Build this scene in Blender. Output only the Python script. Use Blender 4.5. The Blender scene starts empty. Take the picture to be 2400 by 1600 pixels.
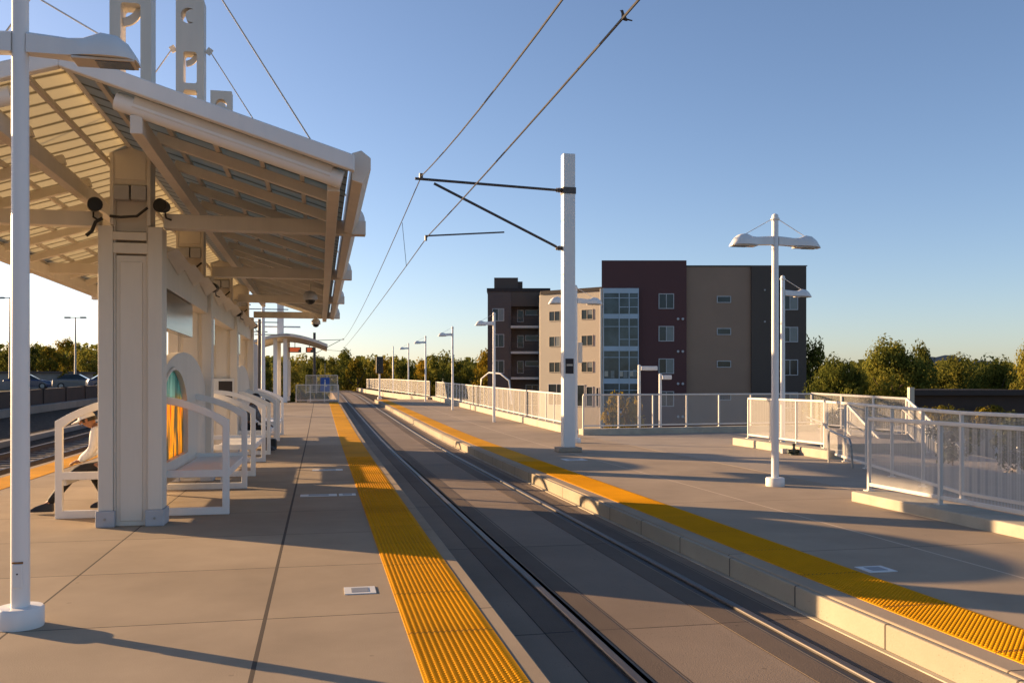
import bpy, bmesh, math, random
from mathutils import Vector, Matrix
R = math.radians
rnd = random.Random(7)
S = bpy.context.scene
COL = S.collection

# ------------------------------------------------------------------ camera, sky, sun, exposure
TH = math.atan(450 / 2150)                 # camera heading, clockwise from the track direction (+Y)
CT, ST = math.cos(TH), math.sin(TH)
cd = bpy.data.cameras.new('camera'); cam = bpy.data.objects.new('camera', cd); COL.objects.link(cam)
cam.location = (0, 0, 1.75); cam.rotation_euler = (R(90), 0, -TH)
cd.sensor_width = 36; cd.lens = 32.25; cd.shift_y = 98 / 2400; cd.clip_start = .05; cd.clip_end = 30000
S.camera = cam
ELEV = 11.5
SUN_DIR = Vector((.80 * math.cos(R(ELEV)), -.60 * math.cos(R(ELEV)), -math.sin(R(ELEV))))   # way the light travels
w = bpy.data.worlds.new('World'); S.world = w; w.use_nodes = True
nt = w.node_tree; nt.nodes.clear()
sky = nt.nodes.new('ShaderNodeTexSky'); sky.sky_type = 'NISHITA'; sky.sun_disc = False
sky.sun_elevation = R(ELEV); sky.sun_rotation = R(-53.1); sky.altitude = 1600
sky.air_density = 1.0; sky.dust_density = 2.6; sky.ozone_density = 2.8
bg = nt.nodes.new('ShaderNodeBackground'); bg.inputs['Strength'].default_value = .077
ow = nt.nodes.new('ShaderNodeOutputWorld')
tint = nt.nodes.new('ShaderNodeMixRGB'); tint.blend_type = 'MULTIPLY'; tint.inputs[0].default_value = 1; tint.inputs[2].default_value = (1.13, .965, .93, 1)
nt.links.new(sky.outputs[0], tint.inputs[1]); nt.links.new(tint.outputs[0], bg.inputs[0]); nt.links.new(bg.outputs[0], ow.inputs[0])
sl = bpy.data.lights.new('sun', 'SUN'); sl.energy = 4.6; sl.angle = R(.5); sl.color = (1, .66, .35)
so = bpy.data.objects.new('sun', sl); COL.objects.link(so); so.location = (-60, 60, 60)
so.rotation_euler = SUN_DIR.to_track_quat('-Z', 'Y').to_euler()
S.view_settings.view_transform = 'Standard'; S.view_settings.look = 'None'
S.view_settings.exposure = 1.52; S.view_settings.gamma = 1
S.cycles.max_bounces = 6; S.cycles.transparent_max_bounces = 24

# ------------------------------------------------------------------ materials
def node(nt, t, **kw):
    n = nt.nodes.new('ShaderNode' + t)
    for k, v in kw.items(): setattr(n, k, v)
    return n
def math_(nt, op, a, b=None, c=None):
    n = node(nt, 'Math', operation=op)
    for i, v in enumerate((a, b, c)):
        if v is None: continue
        if isinstance(v, (int, float)): n.inputs[i].default_value = v
        else: nt.links.new(v, n.inputs[i])
    return n.outputs[0]
def mat(name, col, rough=.6, var=.12, scale=3.0, metal=0, bump=0, bscale=60, spec=.5, dirt=0, stretch=None, rvar=.1):
    m = bpy.data.materials.new(name); m.use_nodes = True; t = m.node_tree
    b = t.nodes['Principled BSDF']; b.inputs['Metallic'].default_value = metal
    b.inputs['Specular IOR Level'].default_value = spec
    tc = node(t, 'TexCoord'); src = tc.outputs['Object']
    if stretch:
        mp = node(t, 'Mapping'); mp.inputs['Scale'].default_value = stretch
        t.links.new(src, mp.inputs[0]); src = mp.outputs[0]
    nz = node(t, 'TexNoise'); nz.inputs['Scale'].default_value = scale; nz.inputs['Detail'].default_value = 6
    t.links.new(src, nz.inputs[0])
    cr = node(t, 'ValToRGB')
    cr.color_ramp.elements[0].position = .3; cr.color_ramp.elements[1].position = .72
    cr.color_ramp.elements[0].color = (*[c * (1 - var) for c in col], 1)
    cr.color_ramp.elements[1].color = (*[min(1, c * (1 + var)) for c in col], 1)
    t.links.new(nz.outputs[0], cr.inputs[0]); out = cr.outputs[0]
    if dirt:
        n2 = node(t, 'TexNoise'); n2.inputs['Scale'].default_value = scale * .23; n2.inputs['Detail'].default_value = 9
        n2.inputs['Roughness'].default_value = .7
        t.links.new(src, n2.inputs[0])
        r2 = node(t, 'ValToRGB'); r2.color_ramp.elements[0].position = .45; r2.color_ramp.elements[1].position = .75
        r2.color_ramp.elements[1].color = (dirt, dirt, dirt, 1); r2.color_ramp.elements[0].color = (0, 0, 0, 1)
        t.links.new(n2.outputs[0], r2.inputs[0])
        mx = node(t, 'MixRGB'); mx.inputs[2].default_value = (*[c * .55 for c in col], 1)
        t.links.new(r2.outputs[0], mx.inputs[0]); t.links.new(out, mx.inputs[1]); out = mx.outputs[0]
    t.links.new(out, b.inputs['Base Color'])
    rr = math_(t, 'MULTIPLY_ADD', nz.outputs[0], rvar * 2, rough - rvar)
    t.links.new(rr, b.inputs['Roughness'])
    if bump:
        n3 = node(t, 'TexNoise'); n3.inputs['Scale'].default_value = bscale; n3.inputs['Detail'].default_value = 4
        t.links.new(src, n3.inputs[0])
        bp = node(t, 'Bump'); bp.inputs['Strength'].default_value = bump; bp.inputs['Distance'].default_value = .004
        t.links.new(n3.outputs[0], bp.inputs['Height']); t.links.new(bp.outputs[0], b.inputs['Normal'])
    m['out'] = 0
    return m
def node_sep(t, c):
    n = node(t, 'SeparateColor'); t.links.new(c, n.inputs[0]); return n.outputs[0]
def concrete(name, col, xs=(), pitch=0, off=0, jw=.014, bump=.35, pits=0, seamlight=(), spots=0):
    """poured concrete with saw joints at the given X lines and every `pitch` metres of Y"""
    m = mat(name, col, .85, .07, 1.3, 0, bump, 90, .10, .32)
    t = m.node_tree; b = t.nodes['Principled BSDF']
    tc = [n for n in t.nodes if n.type == 'TEX_COORD'][0]
    sp = node(t, 'SeparateXYZ'); t.links.new(tc.outputs['Object'], sp.inputs[0])
    mask = None
    def add(v):
        nonlocal mask
        mask = v if mask is None else math_(t, 'MAXIMUM', mask, v)
    for x, wd in xs: add(math_(t, 'COMPARE', sp.outputs[0], x, wd / 2))
    if pitch:
        f = math_(t, 'FRACT', math_(t, 'DIVIDE', math_(t, 'SUBTRACT', sp.outputs[1], off - 40 * pitch), pitch))
        f = math_(t, 'ABSOLUTE', math_(t, 'SUBTRACT', f, .5))
        add(math_(t, 'GREATER_THAN', f, .5 - jw / 2 / pitch))
    src = b.inputs['Base Color'].links[0].from_socket
    if pitch:     # each cast slab its own tone
        cell = math_(t, 'FLOOR', math_(t, 'DIVIDE', math_(t, 'SUBTRACT', sp.outputs[1], off - 40 * pitch), pitch))
        xc = math_(t, 'FLOOR', math_(t, 'DIVIDE', math_(t, 'ADD', sp.outputs[0], .4), 1.75))
        cv = node(t, 'CombineXYZ'); t.links.new(cell, cv.inputs[0]); t.links.new(xc, cv.inputs[1])
        wn = node(t, 'TexWhiteNoise'); t.links.new(cv.outputs[0], wn.inputs[0])
        hv = node(t, 'HueSaturation'); t.links.new(math_(t, 'MULTIPLY_ADD', wn.outputs[0], .12, .94), hv.inputs['Value'])
        t.links.new(src, hv.inputs['Color']); src = hv.outputs[0]
    if spots:     # gum marks and small stains, unevenly scattered
        vs = node(t, 'TexVoronoi'); vs.inputs['Scale'].default_value = 2.6; t.links.new(tc.outputs['Object'], vs.inputs[0])
        vn = node(t, 'TexNoise'); vn.inputs['Scale'].default_value = 14; t.links.new(tc.outputs['Object'], vn.inputs[0])
        d_ = math_(t, 'ADD', vs.outputs['Distance'], math_(t, 'MULTIPLY', vn.outputs[0], .06))
        sm = math_(t, 'MULTIPLY', math_(t, 'LESS_THAN', d_, .075), math_(t, 'GREATER_THAN', node_sep(t, vs.outputs['Color']), .45))
        lw = node(t, 'TexNoise'); lw.inputs['Scale'].default_value = .35; lw.inputs['Detail'].default_value = 7; lw.inputs['Roughness'].default_value = .65
        t.links.new(tc.outputs['Object'], lw.inputs[0])
        lr = node(t, 'ValToRGB'); lr.color_ramp.elements[0].position = .35; lr.color_ramp.elements[1].position = .68
        lr.color_ramp.elements[0].color = (.86, .85, .84, 1); lr.color_ramp.elements[1].color = (1.08, 1.07, 1.06, 1); t.links.new(lw.outputs[0], lr.inputs[0])
        ml2 = node(t, 'MixRGB', blend_type='MULTIPLY'); ml2.inputs[0].default_value = 1; t.links.new(src, ml2.inputs[1]); t.links.new(lr.outputs[0], ml2.inputs[2]); src = ml2.outputs[0]
        ms = node(t, 'MixRGB'); ms.inputs[2].default_value = (*[c * .5 for c in col], 1)
        t.links.new(math_(t, 'MULTIPLY', sm, spots), ms.inputs[0]); t.links.new(src, ms.inputs[1]); src = ms.outputs[0]
    if pits:
        vo = node(t, 'TexVoronoi'); vo.inputs['Scale'].default_value = 26
        t.links.new(tc.outputs['Object'], vo.inputs[0])
        nn = node(t, 'TexNoise'); nn.inputs['Scale'].default_value = 1.1; t.links.new(tc.outputs['Object'], nn.inputs[0])
        pm = math_(t, 'MULTIPLY', math_(t, 'LESS_THAN', vo.outputs['Distance'], .13), math_(t, 'GREATER_THAN', nn.outputs[0], .5))
        mp = node(t, 'MixRGB'); mp.inputs[2].default_value = (*[c * .45 for c in col], 1)
        t.links.new(math_(t, 'MULTIPLY', pm, pits), mp.inputs[0]); t.links.new(src, mp.inputs[1]); src = mp.outputs[0]
    for x, wd in seamlight:
        ml = node(t, 'MixRGB'); ml.inputs[2].default_value = (*[min(1, c * 1.5) for c in col], 1)
        t.links.new(math_(t, 'COMPARE', sp.outputs[0], x, wd / 2), ml.inputs[0]); t.links.new(src, ml.inputs[1]); src = ml.outputs[0]
    if mask is not None:
        mj = node(t, 'MixRGB'); mj.inputs[2].default_value = (.035, .03, .03, 1)
        t.links.new(math_(t, 'MULTIPLY', mask, .8), mj.inputs[0]); t.links.new(src, mj.inputs[1]); src = mj.outputs[0]
    t.links.new(src, b.inputs['Base Color'])
    return m
M = {}
M['white'] = mat('white_paint', (.74, .73, .70), .4, .03, 2, rvar=.08, dirt=.09, stretch=(3, 3, .5))
M['cream'] = mat('shelter_paint', (.68, .62, .53), .5, .05, 1.5, rvar=.08, dirt=.22, stretch=(3, 3, .5))
M['cream2'] = mat('shelter_panel_paint', (.60, .54, .46), .55, .05, 1.5, dirt=.2)
M['fpaint'] = mat('fence_paint', (.63, .59, .53), .45, .05, 3, rvar=.08, dirt=.15, stretch=(3, 3, .5))
M['greybase'] = mat('plinth_grey', (.42, .42, .43), .6, .06, 6)
M['platL'] = concrete('platform_concrete', (.37, .298, .215), [(-.40, .030), (-2.15, .018)], 1.95, 7.05, .016, spots=.45)
M['platR'] = concrete('side_platform_concrete', (.37, .296, .215), [], 3.9, 8.75, .016, seamlight=[(6.2, .03)], spots=.45)
M['conc'] = mat('concourse_concrete', (.34, .28, .215), .85, .1, 1.2, 0, .3, 50, .3, .3)
M['slab'] = concrete('track_slab_concrete', (.26, .205, .155), [(1.72, .014), (2.38, .014), (3.18, .014), (3.84, .014)], 3.75, 6.95, .02, .6, .8, spots=.6)
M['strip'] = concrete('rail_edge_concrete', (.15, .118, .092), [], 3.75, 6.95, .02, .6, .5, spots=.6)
M['kerb'] = concrete('kerb_concrete', (.36, .315, .24), [], 1.3, 7.3, .022, .5, .6, spots=.8)
M['curbcast'] = mat('cast_kerb', (.43, .385, .30), .8, .14, 3, 0, .3, 50, .2, .4)
M['yellow'] = concrete('tactile_yellow', (.66, .305, .005), [], 1.22, 6.4, .012, 0, 0, spots=.35)
M['yellow'].node_tree.nodes['Principled BSDF'].inputs['Specular IOR Level'].default_value = .08
M['steel'] = mat('rail_steel', (.085, .075, .07), .5, .25, 8, .55, stretch=(8, .4, 8))
M['railweb'] = mat('rail_rust', (.10, .07, .05), .7, .3, 15)
M['rubber'] = mat('rail_rubber', (.025, .024, .026), .6, .2, 10)
M['ballast'] = mat('ballast', (.06, .044, .032), .95, .75, 7, 0, 1, 14, spec=.05)
M['dark'] = mat('black_plastic', (.012, .012, .013), .4, .1, 6)
M['metal'] = mat('galvanised', (.33, .32, .30), .45, .15, 12, .6)
M['wire'] = mat('catenary_wire', (.06, .055, .05), .5, .1, 5, .5)
M['arm'] = mat('cantilever_tube', (.075, .07, .068), .5, .15, 8, .3)
M['bronze'] = mat('bronze_mast', (.07, .055, .045), .5, .1, 6)
M['red'] = mat('maroon_stucco', (.11, .046, .044), .8, .06, .5, 0, .1, 8, dirt=.15)
M['taupe'] = mat('taupe_stucco', (.32, .215, .15), .85, .05, .5, 0, .1, 8, dirt=.12)
M['charc'] = mat('charcoal_stucco', (.095, .074, .060), .85, .05, .5, 0, .1, 8, dirt=.12)
M['tan'] = mat('tan_stucco', (.53, .475, .375), .85, .04, .5, 0, .1, 8, dirt=.12)
M['umber'] = mat('umber_siding', (.115, .092, .082), .85, .08, .6, stretch=(1, 1, 12))
M['wframe'] = mat('window_frame', (.5, .5, .5), .5, .03)
M['bluegl'] = mat('spandrel_glass', (.40, .50, .58), .3, .08, .6, 0)
def glass(name, col, rough=.05, spec=.8, sc=.5):
    return mat(name, col, rough, .5, sc, 0, 0, 1, spec, rvar=.02)
M['pane'] = glass('dark_pane', (.03, .04, .045), .08, .35)
M['curtain'] = glass('curtain_wall_pane', (.06, .085, .09), .08, .4, .9)
M['blind'] = mat('window_blind', (.20, .22, .21), .3, .1, 1)
M['signdark'] = glass('display_glass', (.07, .07, .066), .15)
M['brick'] = mat('dark_sound_wall', (.050, .036, .030), .9, .2, 1, 0, .3, 10)
M['barrier'] = mat('barrier_concrete', (.26, .24, .215), .85, .12, 1, dirt=.4, spec=.1)
M['asph'] = mat('asphalt', (.055, .053, .052), .9, .2, 2, spec=.1)
M['ground'] = mat('ground_soil', (.09, .085, .045), .95, .4, .12, spec=.05)
M['gravel'] = mat('planting_gravel', (.30, .24, .19), .95, .5, 9, 0, 1, 12)
M['roofdark'] = mat('dark_membrane', (.035, .028, .026), .8, .2, 2)
M['skin1'] = mat('tan_skin', (.33, .15, .075), .5, .08, 10)
M['skin2'] = mat('brown_skin', (.20, .09, .05), .5, .08, 10)
M['shirt'] = mat('white_shirt', (.72, .70, .68), .8, .06, 8, 0, .5, 14)
M['trouser'] = mat('black_trousers', (.016, .014, .014), .8, .2, 8, 0, .5, 14)
M['shoe'] = mat('dark_shoe', (.02, .017, .016), .5, .2, 8)
M['hair'] = mat('dark_hair', (.015, .011, .009), .6, .2, 30)
M['greyshirt'] = mat('patterned_shirt', (.12, .12, .13), .8, .6, 20)
M['valve'] = mat('green_valve_paint', (.012, .03, .022), .45, .2, 10)
M['bluesign'] = mat('blue_sign', (.02, .09, .38), .5, .05)
M['plate'] = mat('floor_plate', (.62, .62, .60), .5, .06, 5)
M['plategrey'] = mat('floor_plate_symbol', (.22, .23, .25), .5, .1, 8)
M['rust'] = mat('rust', (.25, .11, .03), .9, .3, 20)
M['feather'] = mat('bird_feather', (.05, .038, .028), .8, .3, 25)
M['bark'] = mat('bark', (.075, .055, .038), .95, .3, 6, 0, .8, 10)
M['stairs'] = mat('stair_concrete', (.36, .33, .29), .85, .1, 3)
M['hill'] = mat('far_rock', (.22, .22, .24), .95, .3, .002)
M['rock'] = mat('landscape_rock', (.42, .33, .26), .9, .3, 5)
def carpaint(n, c):
    m = mat(n, c, .25, .05, 3); m.node_tree.nodes['Principled BSDF'].inputs['Coat Weight'].default_value = .6; return m
M['tyre'] = mat('tyre_rubber', (.02, .02, .02), .8)
def mesh_mat():
    m = bpy.data.materials.new('wire_mesh'); m.use_nodes = True; t = m.node_tree
    b = t.nodes['Principled BSDF']; b.inputs['Base Color'].default_value = (.58, .55, .50, 1); b.inputs['Roughness'].default_value = .55
    tc = node(t, 'TexCoord'); sp = node(t, 'SeparateXYZ'); t.links.new(tc.outputs['Object'], sp.inputs[0])
    a = math_(t, 'LESS_THAN', math_(t, 'FRACT', math_(t, 'MULTIPLY', math_(t, 'ADD', sp.outputs[0], 100), 1 / .024)), .30)
    c = math_(t, 'LESS_THAN', math_(t, 'FRACT', math_(t, 'MULTIPLY', math_(t, 'ADD', sp.outputs[2], 100), 1 / .12)), .06)
    k = a
    tr = node(t, 'BsdfTransparent'); mx = node(t, 'MixShader'); o = t.nodes['Material Output']
    t.links.new(k, mx.inputs[0]); t.links.new(tr.outputs[0], mx.inputs[1]); t.links.new(b.outputs[0], mx.inputs[2]); t.links.new(mx.outputs[0], o.inputs[0])
    return m
M['mesh'] = mesh_mat()
def translucent_mat():
    m = bpy.data.materials.new('translucent_roof'); m.use_nodes = True; t = m.node_tree; t.nodes.clear()
    tc = node(t, 'TexCoord'); wv = node(t, 'TexWave'); wv.bands_direction = 'Y'; wv.inputs['Scale'].default_value = .95; wv.inputs['Distortion'].default_value = 1.5; wv.inputs['Detail Scale'].default_value = .8
    t.links.new(tc.outputs['Object'], wv.inputs[0])
    cr = node(t, 'ValToRGB'); cr.color_ramp.elements[0].color = (.30, .27, .20, 1); cr.color_ramp.elements[1].color = (.62, .58, .46, 1)
    cr.color_ramp.elements[0].position = .02; cr.color_ramp.elements[1].position = .16
    t.links.new(wv.outputs['Fac'], cr.inputs[0])
    d = node(t, 'BsdfDiffuse'); tl = node(t, 'BsdfTranslucent'); mx = node(t, 'MixShader'); mx.inputs[0].default_value = .72
    for s in (d, tl): t.links.new(cr.outputs[0], s.inputs[0])
    o = node(t, 'OutputMaterial'); t.links.new(d.outputs[0], mx.inputs[1]); t.links.new(tl.outputs[0], mx.inputs[2]); t.links.new(mx.outputs[0], o.inputs[0])
    return m
M['trans'] = translucent_mat()
def art_mat():
    """painted art glass: teal sky over yellow, orange and grey upright flame strokes"""
    m = bpy.data.materials.new('art_glass'); m.use_nodes = True; t = m.node_tree
    b = t.nodes['Principled BSDF']; b.inputs['Roughness'].default_value = .25
    tc = node(t, 'TexCoord'); mp = node(t, 'Mapping'); mp.inputs['Scale'].default_value = (1, 5.5, .9); t.links.new(tc.outputs['Object'], mp.inputs[0])
    nz = node(t, 'TexNoise'); nz.inputs['Scale'].default_value = 1.6; nz.inputs['Detail'].default_value = 3; t.links.new(mp.outputs[0], nz.inputs[0])
    fl = node(t, 'ValToRGB'); cr = fl.color_ramp; cr.interpolation = 'LINEAR'
    cr.elements[0].position = .30; cr.elements[0].color = (.16, .17, .15, 1); cr.elements[1].position = .70; cr.elements[1].color = (.5, .08, .02, 1)
    for p, c in ((.42, (.22, .23, .12, 1)), (.48, (.85, .5, .01, 1)), (.55, (.8, .62, .02, 1)), (.62, (.85, .28, .01, 1))):
        e = cr.elements.new(p); e.color = c
    t.links.new(nz.outputs[0], fl.inputs[0])
    bl = node(t, 'ValToRGB'); bl.color_ramp.elements[0].color = (.04, .19, .23, 1); bl.color_ramp.elements[1].color = (.30, .55, .60, 1)
    bl.color_ramp.elements[0].position = .35; bl.color_ramp.elements[1].position = .65
    t.links.new(nz.outputs[0], bl.inputs[0])
    sp = node(t, 'SeparateXYZ'); t.links.new(tc.outputs['Object'], sp.inputs[0])
    k = math_(t, 'MULTIPLY_ADD', nz.outputs[0], .5, math_(t, 'SUBTRACT', sp.outputs[2], 1.72)); k = math_(t, 'MULTIPLY', k, 8); k.node.use_clamp = True
    mx = node(t, 'MixRGB'); t.links.new(k, mx.inputs[0]); t.links.new(fl.outputs[0], mx.inputs[1]); t.links.new(bl.outputs[0], mx.inputs[2])
    t.links.new(mx.outputs[0], b.inputs['Base Color'])
    tl = node(t, 'BsdfTranslucent'); t.links.new(mx.outputs[0], tl.inputs[0])
    ms = node(t, 'MixShader'); ms.inputs[0].default_value = .6
    o = t.nodes['Material Output']; t.links.new(b.outputs[0], ms.inputs[1]); t.links.new(tl.outputs[0], ms.inputs[2]); t.links.new(ms.outputs[0], o.inputs[0])
    return m
M['art'] = art_mat()
def leaf_mat(name, c0, c1, c2):
    m = bpy.data.materials.new(name); m.use_nodes = True; t = m.node_tree; t.nodes.clear()
    tc = node(t, 'TexCoord'); nz = node(t, 'TexNoise'); nz.inputs['Scale'].default_value = .9; nz.inputs['Detail'].default_value = 5
    t.links.new(tc.outputs['Object'], nz.inputs[0])
    oi = node(t, 'ObjectInfo')
    cr = node(t, 'ValToRGB'); e = cr.color_ramp.elements; e[0].position = .3; e[0].color = (*c0, 1); e[1].position = .75; e[1].color = (*c2, 1)
    x = e.new(.52); x.color = (*c1, 1)
    f = math_(t, 'ADD', nz.outputs[0], math_(t, 'MULTIPLY_ADD', oi.outputs['Random'], .22, -.11)); t.links.new(f, cr.inputs[0])
    d = node(t, 'BsdfDiffuse'); tl = node(t, 'BsdfTranslucent'); mx = node(t, 'MixShader'); mx.inputs[0].default_value = .42
    for s in (d, tl): t.links.new(cr.outputs[0], s.inputs[0])
    o = node(t, 'OutputMaterial'); t.links.new(d.outputs[0], mx.inputs[1]); t.links.new(tl.outputs[0], mx.inputs[2]); t.links.new(mx.outputs[0], o.inputs[0])
    return m
M['leaf'] = leaf_mat('foliage_green', (.07, .085, .018), (.17, .175, .035), (.36, .28, .05))
M['leafd'] = leaf_mat('foliage_dark', (.06, .07, .018), (.14, .145, .03), (.28, .23, .045))
M['leafy'] = leaf_mat('foliage_gold', (.12, .115, .02), (.28, .20, .025), (.48, .30, .03))
M['leafs'] = leaf_mat('foliage_shrub', (.05, .06, .03), (.10, .11, .05), (.17, .17, .08))
def lit(name, col, st):
    m = bpy.data.materials.new(name); m.use_nodes = True; b = m.node_tree.nodes['Principled BSDF']
    b.inputs['Base Color'].default_value = (.02, .01, .01, 1); b.inputs['Emission Color'].default_value = (*col, 1); b.inputs['Emission Strength'].default_value = st
    return m
M['led'] = lit('orange_led', (1, .16, .03), .22)

# ------------------------------------------------------------------ mesh helpers
class MB:
    def __init__(s): s.bm = bmesh.new()
    def _mesh(s, vs, fs):
        v = [s.bm.verts.new(p) for p in vs]
        for f in fs:
            try: s.bm.faces.new([v[i] for i in f])
            except ValueError: pass
    def box(s, c, d, rz=0, ry=0, rx=0):
        m = Matrix.Translation(c) @ Matrix.Rotation(rz, 4, 'Z') @ Matrix.Rotation(ry, 4, 'Y') @ Matrix.Rotation(rx, 4, 'X')
        x, y, z = d[0] / 2, d[1] / 2, d[2] / 2
        vs = [m @ Vector(p) for p in ((-x, -y, -z), (x, -y, -z), (x, y, -z), (-x, y, -z), (-x, -y, z), (x, -y, z), (x, y, z), (-x, y, z))]
        s._mesh(vs, [(3, 2, 1, 0), (4, 5, 6, 7), (0, 1, 5, 4), (1, 2, 6, 5), (2, 3, 7, 6), (3, 0, 4, 7)])
        return s
    def bx(s, x0, x1, y0, y1, z0, z1): return s.box(((x0 + x1) / 2, (y0 + y1) / 2, (z0 + z1) / 2), (x1 - x0, y1 - y0, z1 - z0))
    def bar(s, p0, p1, wd, h, up=(0, 0, 1)):
        p0, p1 = Vector(p0), Vector(p1); a = (p1 - p0).normalized(); up = Vector(up)
        sd = a.cross(up).normalized(); u = sd.cross(a).normalized()
        vs = [p + sd * i * wd / 2 + u * j * h / 2 for p in (p0, p1) for i, j in ((-1, -1), (1, -1), (1, 1), (-1, 1))]
        s._mesh(vs, [(0, 1, 2, 3), (7, 6, 5, 4), (0, 4, 5, 1), (1, 5, 6, 2), (2, 6, 7, 3), (3, 7, 4, 0)])
        return s
    def tube(s, pts, r, seg=8, r1=None, cap=True):
        pts = [Vector(p) for p in pts]; n = len(pts); rings = []
        for i, p in enumerate(pts):
            a = (pts[min(i + 1, n - 1)] - pts[max(i - 1, 0)]).normalized()
            ref = Vector((0, 0, 1)) if abs(a.z) < .95 else Vector((1, 0, 0))
            sd = a.cross(ref).normalized(); u = sd.cross(a)
            rr = r if r1 is None else r + (r1 - r) * i / (n - 1)
            rings.append([s.bm.verts.new(p + (sd * math.cos(2 * math.pi * k / seg) + u * math.sin(2 * math.pi * k / seg)) * rr) for k in range(seg)])
        for a, b in zip(rings, rings[1:]):
            for k in range(seg): s.bm.faces.new((a[k], a[(k + 1) % seg], b[(k + 1) % seg], b[k]))
        if cap: s.bm.faces.new(rings[0][::-1]); s.bm.faces.new(rings[-1])
        return s
    def lathe(s, prof, c=(0, 0, 0), seg=24, axis='Z'):
        rings = []
        for r, z in prof:
            ring = []
            for k in range(seg):
                a = 2 * math.pi * k / seg
                p = (r * math.cos(a), r * math.sin(a), z)
                if axis == 'X': p = (z, r * math.cos(a), r * math.sin(a))
                if axis == 'Y': p = (r * math.cos(a), z, r * math.sin(a))
                ring.append(s.bm.verts.new(Vector(c) + Vector(p)))
            rings.append(ring)
        for a, b in zip(rings, rings[1:]):
            for k in range(seg): s.bm.faces.new((a[k], a[(k + 1) % seg], b[(k + 1) % seg], b[k]))
        s.bm.faces.new(rings[0][::-1]); s.bm.faces.new(rings[-1])
        return s
    def loft(s, rings, close=True):
        rv = [[s.bm.verts.new(p) for p in r] for r in rings]; n = len(rv[0])
        for a, b in zip(rv, rv[1:]):
            for k in range(n if close else n - 1): s.bm.faces.new((a[k], a[(k + 1) % n], b[(k + 1) % n], b[k]))
        if close: s.bm.faces.new(rv[0][::-1]); s.bm.faces.new(rv[-1])
        return s
    def plate(s, outer, holes, axis, t0, t1):
        """flat cut plate with holes, extruded from t0 to t1 along axis 'X' or 'Y'; points are (horizontal, z)"""
        b2 = bmesh.new()
        for lp in [outer] + list(holes):
            v = [b2.verts.new((p[0], 0, p[1])) for p in lp]
            for i in range(len(v)): b2.edges.new((v[i], v[(i + 1) % len(v)]))
        bmesh.ops.triangle_fill(b2, use_beauty=True, edges=b2.edges[:])
        ex = bmesh.ops.extrude_face_region(b2, geom=b2.faces[:])
        for v in b2.verts: v.co.y = t0
        for g in ex['geom']:
            if isinstance(g, bmesh.types.BMVert): g.co.y = t1
        if axis == 'X':
            for v in b2.verts: v.co = Vector((v.co.y, v.co.x, v.co.z))
        bmesh.ops.recalc_face_normals(b2, faces=b2.faces[:])
        me = bpy.data.meshes.new('tmp'); b2.to_mesh(me); b2.free(); s.bm.from_mesh(me); bpy.data.meshes.remove(me)
        return s
    def build(s, name, m, parent=None, smooth=False, bevel=0, loc=None, seg=2):
        bmesh.ops.recalc_face_normals(s.bm, faces=s.bm.faces[:])
        me = bpy.data.meshes.new(name); s.bm.to_mesh(me); s.bm.free()
        me.materials.append(m)
        if smooth:
            for p in me.polygons: p.use_smooth = True
        o = bpy.data.objects.new(name, me); COL.objects.link(o)
        if parent: o.parent = parent
        if loc: o.location = loc
        if smooth:
            try: me.set_sharp_from_angle(angle=R(40))
            except Exception: pass
        if bevel:
            b = o.modifiers.new('bevel', 'BEVEL'); b.width = bevel; b.segments = seg; b.limit_method = 'ANGLE'
        return o
def tag(o, label=None, cat=None, group=None, kind=None):
    if label: o['label'] = label
    if cat: o['category'] = cat
    if group: o['group'] = group
    if kind: o['kind'] = kind
    return o
def thing(name, label, cat, loc=(0, 0, 0), rz=0, group=None):
    o = bpy.data.objects.new(name, None); COL.objects.link(o); o.location = loc; o.rotation_euler = (0, 0, rz); o.empty_display_size = .2
    return tag(o, label, cat, group)
def copy_tree(o, parent=None):
    c = o.copy(); COL.objects.link(c); c.parent = parent
    for ch in list(o.children): copy_tree(ch, c)
    return c
def cg(l, d, z=0):                       # a point given as metres right of / ahead of the viewer
    return Vector((l * CT + d * ST, d * CT - l * ST, z))
def zg(Y):                               # the platforms and track climb gently towards the far end
    if Y < 24: return 0.0
    if Y < 36: return .0135 * (Y - 24) ** 2 / 24
    if Y < 90: return .0135 * (Y - 30)
    return .81 + .004 * (Y - 90)
def strip(x0, x1, y0, y1, dz0, dz1, step=4.0):
    """a long solid following the grade; dz0/dz1 bottom and top above it"""
    ys = [y0]
    while ys[-1] + step < y1: ys.append(ys[-1] + step)
    ys.append(y1)
    b = MB(); b.loft([[(x0, y, zg(y) + dz0), (x1, y, zg(y) + dz0), (x1, y, zg(y) + dz1), (x0, y, zg(y) + dz1)] for y in ys]); return b
def st(o): o['kind'] = 'structure'; return o

# ------------------------------------------------------------------ ground, platforms, track
g = MB(); g.bx(-16.2, 9000, -400, 9000, -4.6, -4.2); st(g.build('ground', M['ground']))
g = MB(); g.bx(-9000, -16.6, -400, 9000, -1.4, 1.15); st(g.build('terrain', M['ground']))
g = MB(); g.bx(-90, -31, -200, 400, 1.15, 1.16); st(g.build('road', M['asph']))
XL, XR = -5.95, 1.33
st(strip(XL, XR, -8, 64, -.9, 0).build('platform', M['platL'], bevel=.012))
st(strip(4.10, 8.6, -8, 70, -.9, 0).build('platform', M['platR'], bevel=.015))
g = MB(); g.bx(8.6, 13.2, 1, 24, -.9, 0); st(g.build('concourse', M['conc']))
g = MB(); g.bx(8.6, 17.5, 24, 33, -.9, .0); g.bx(17.5, 19.8, 28.1, 33, -.9, .0); st(g.build('concourse', M['conc']))
st(strip(XR, 4.10, -8, 240, -1.4, -.2).build('track_bed', M['slab']))
st(strip(-16.2, XL, -8, 300, -1.4, -.30).build('ballast', M['ballast']))
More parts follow.
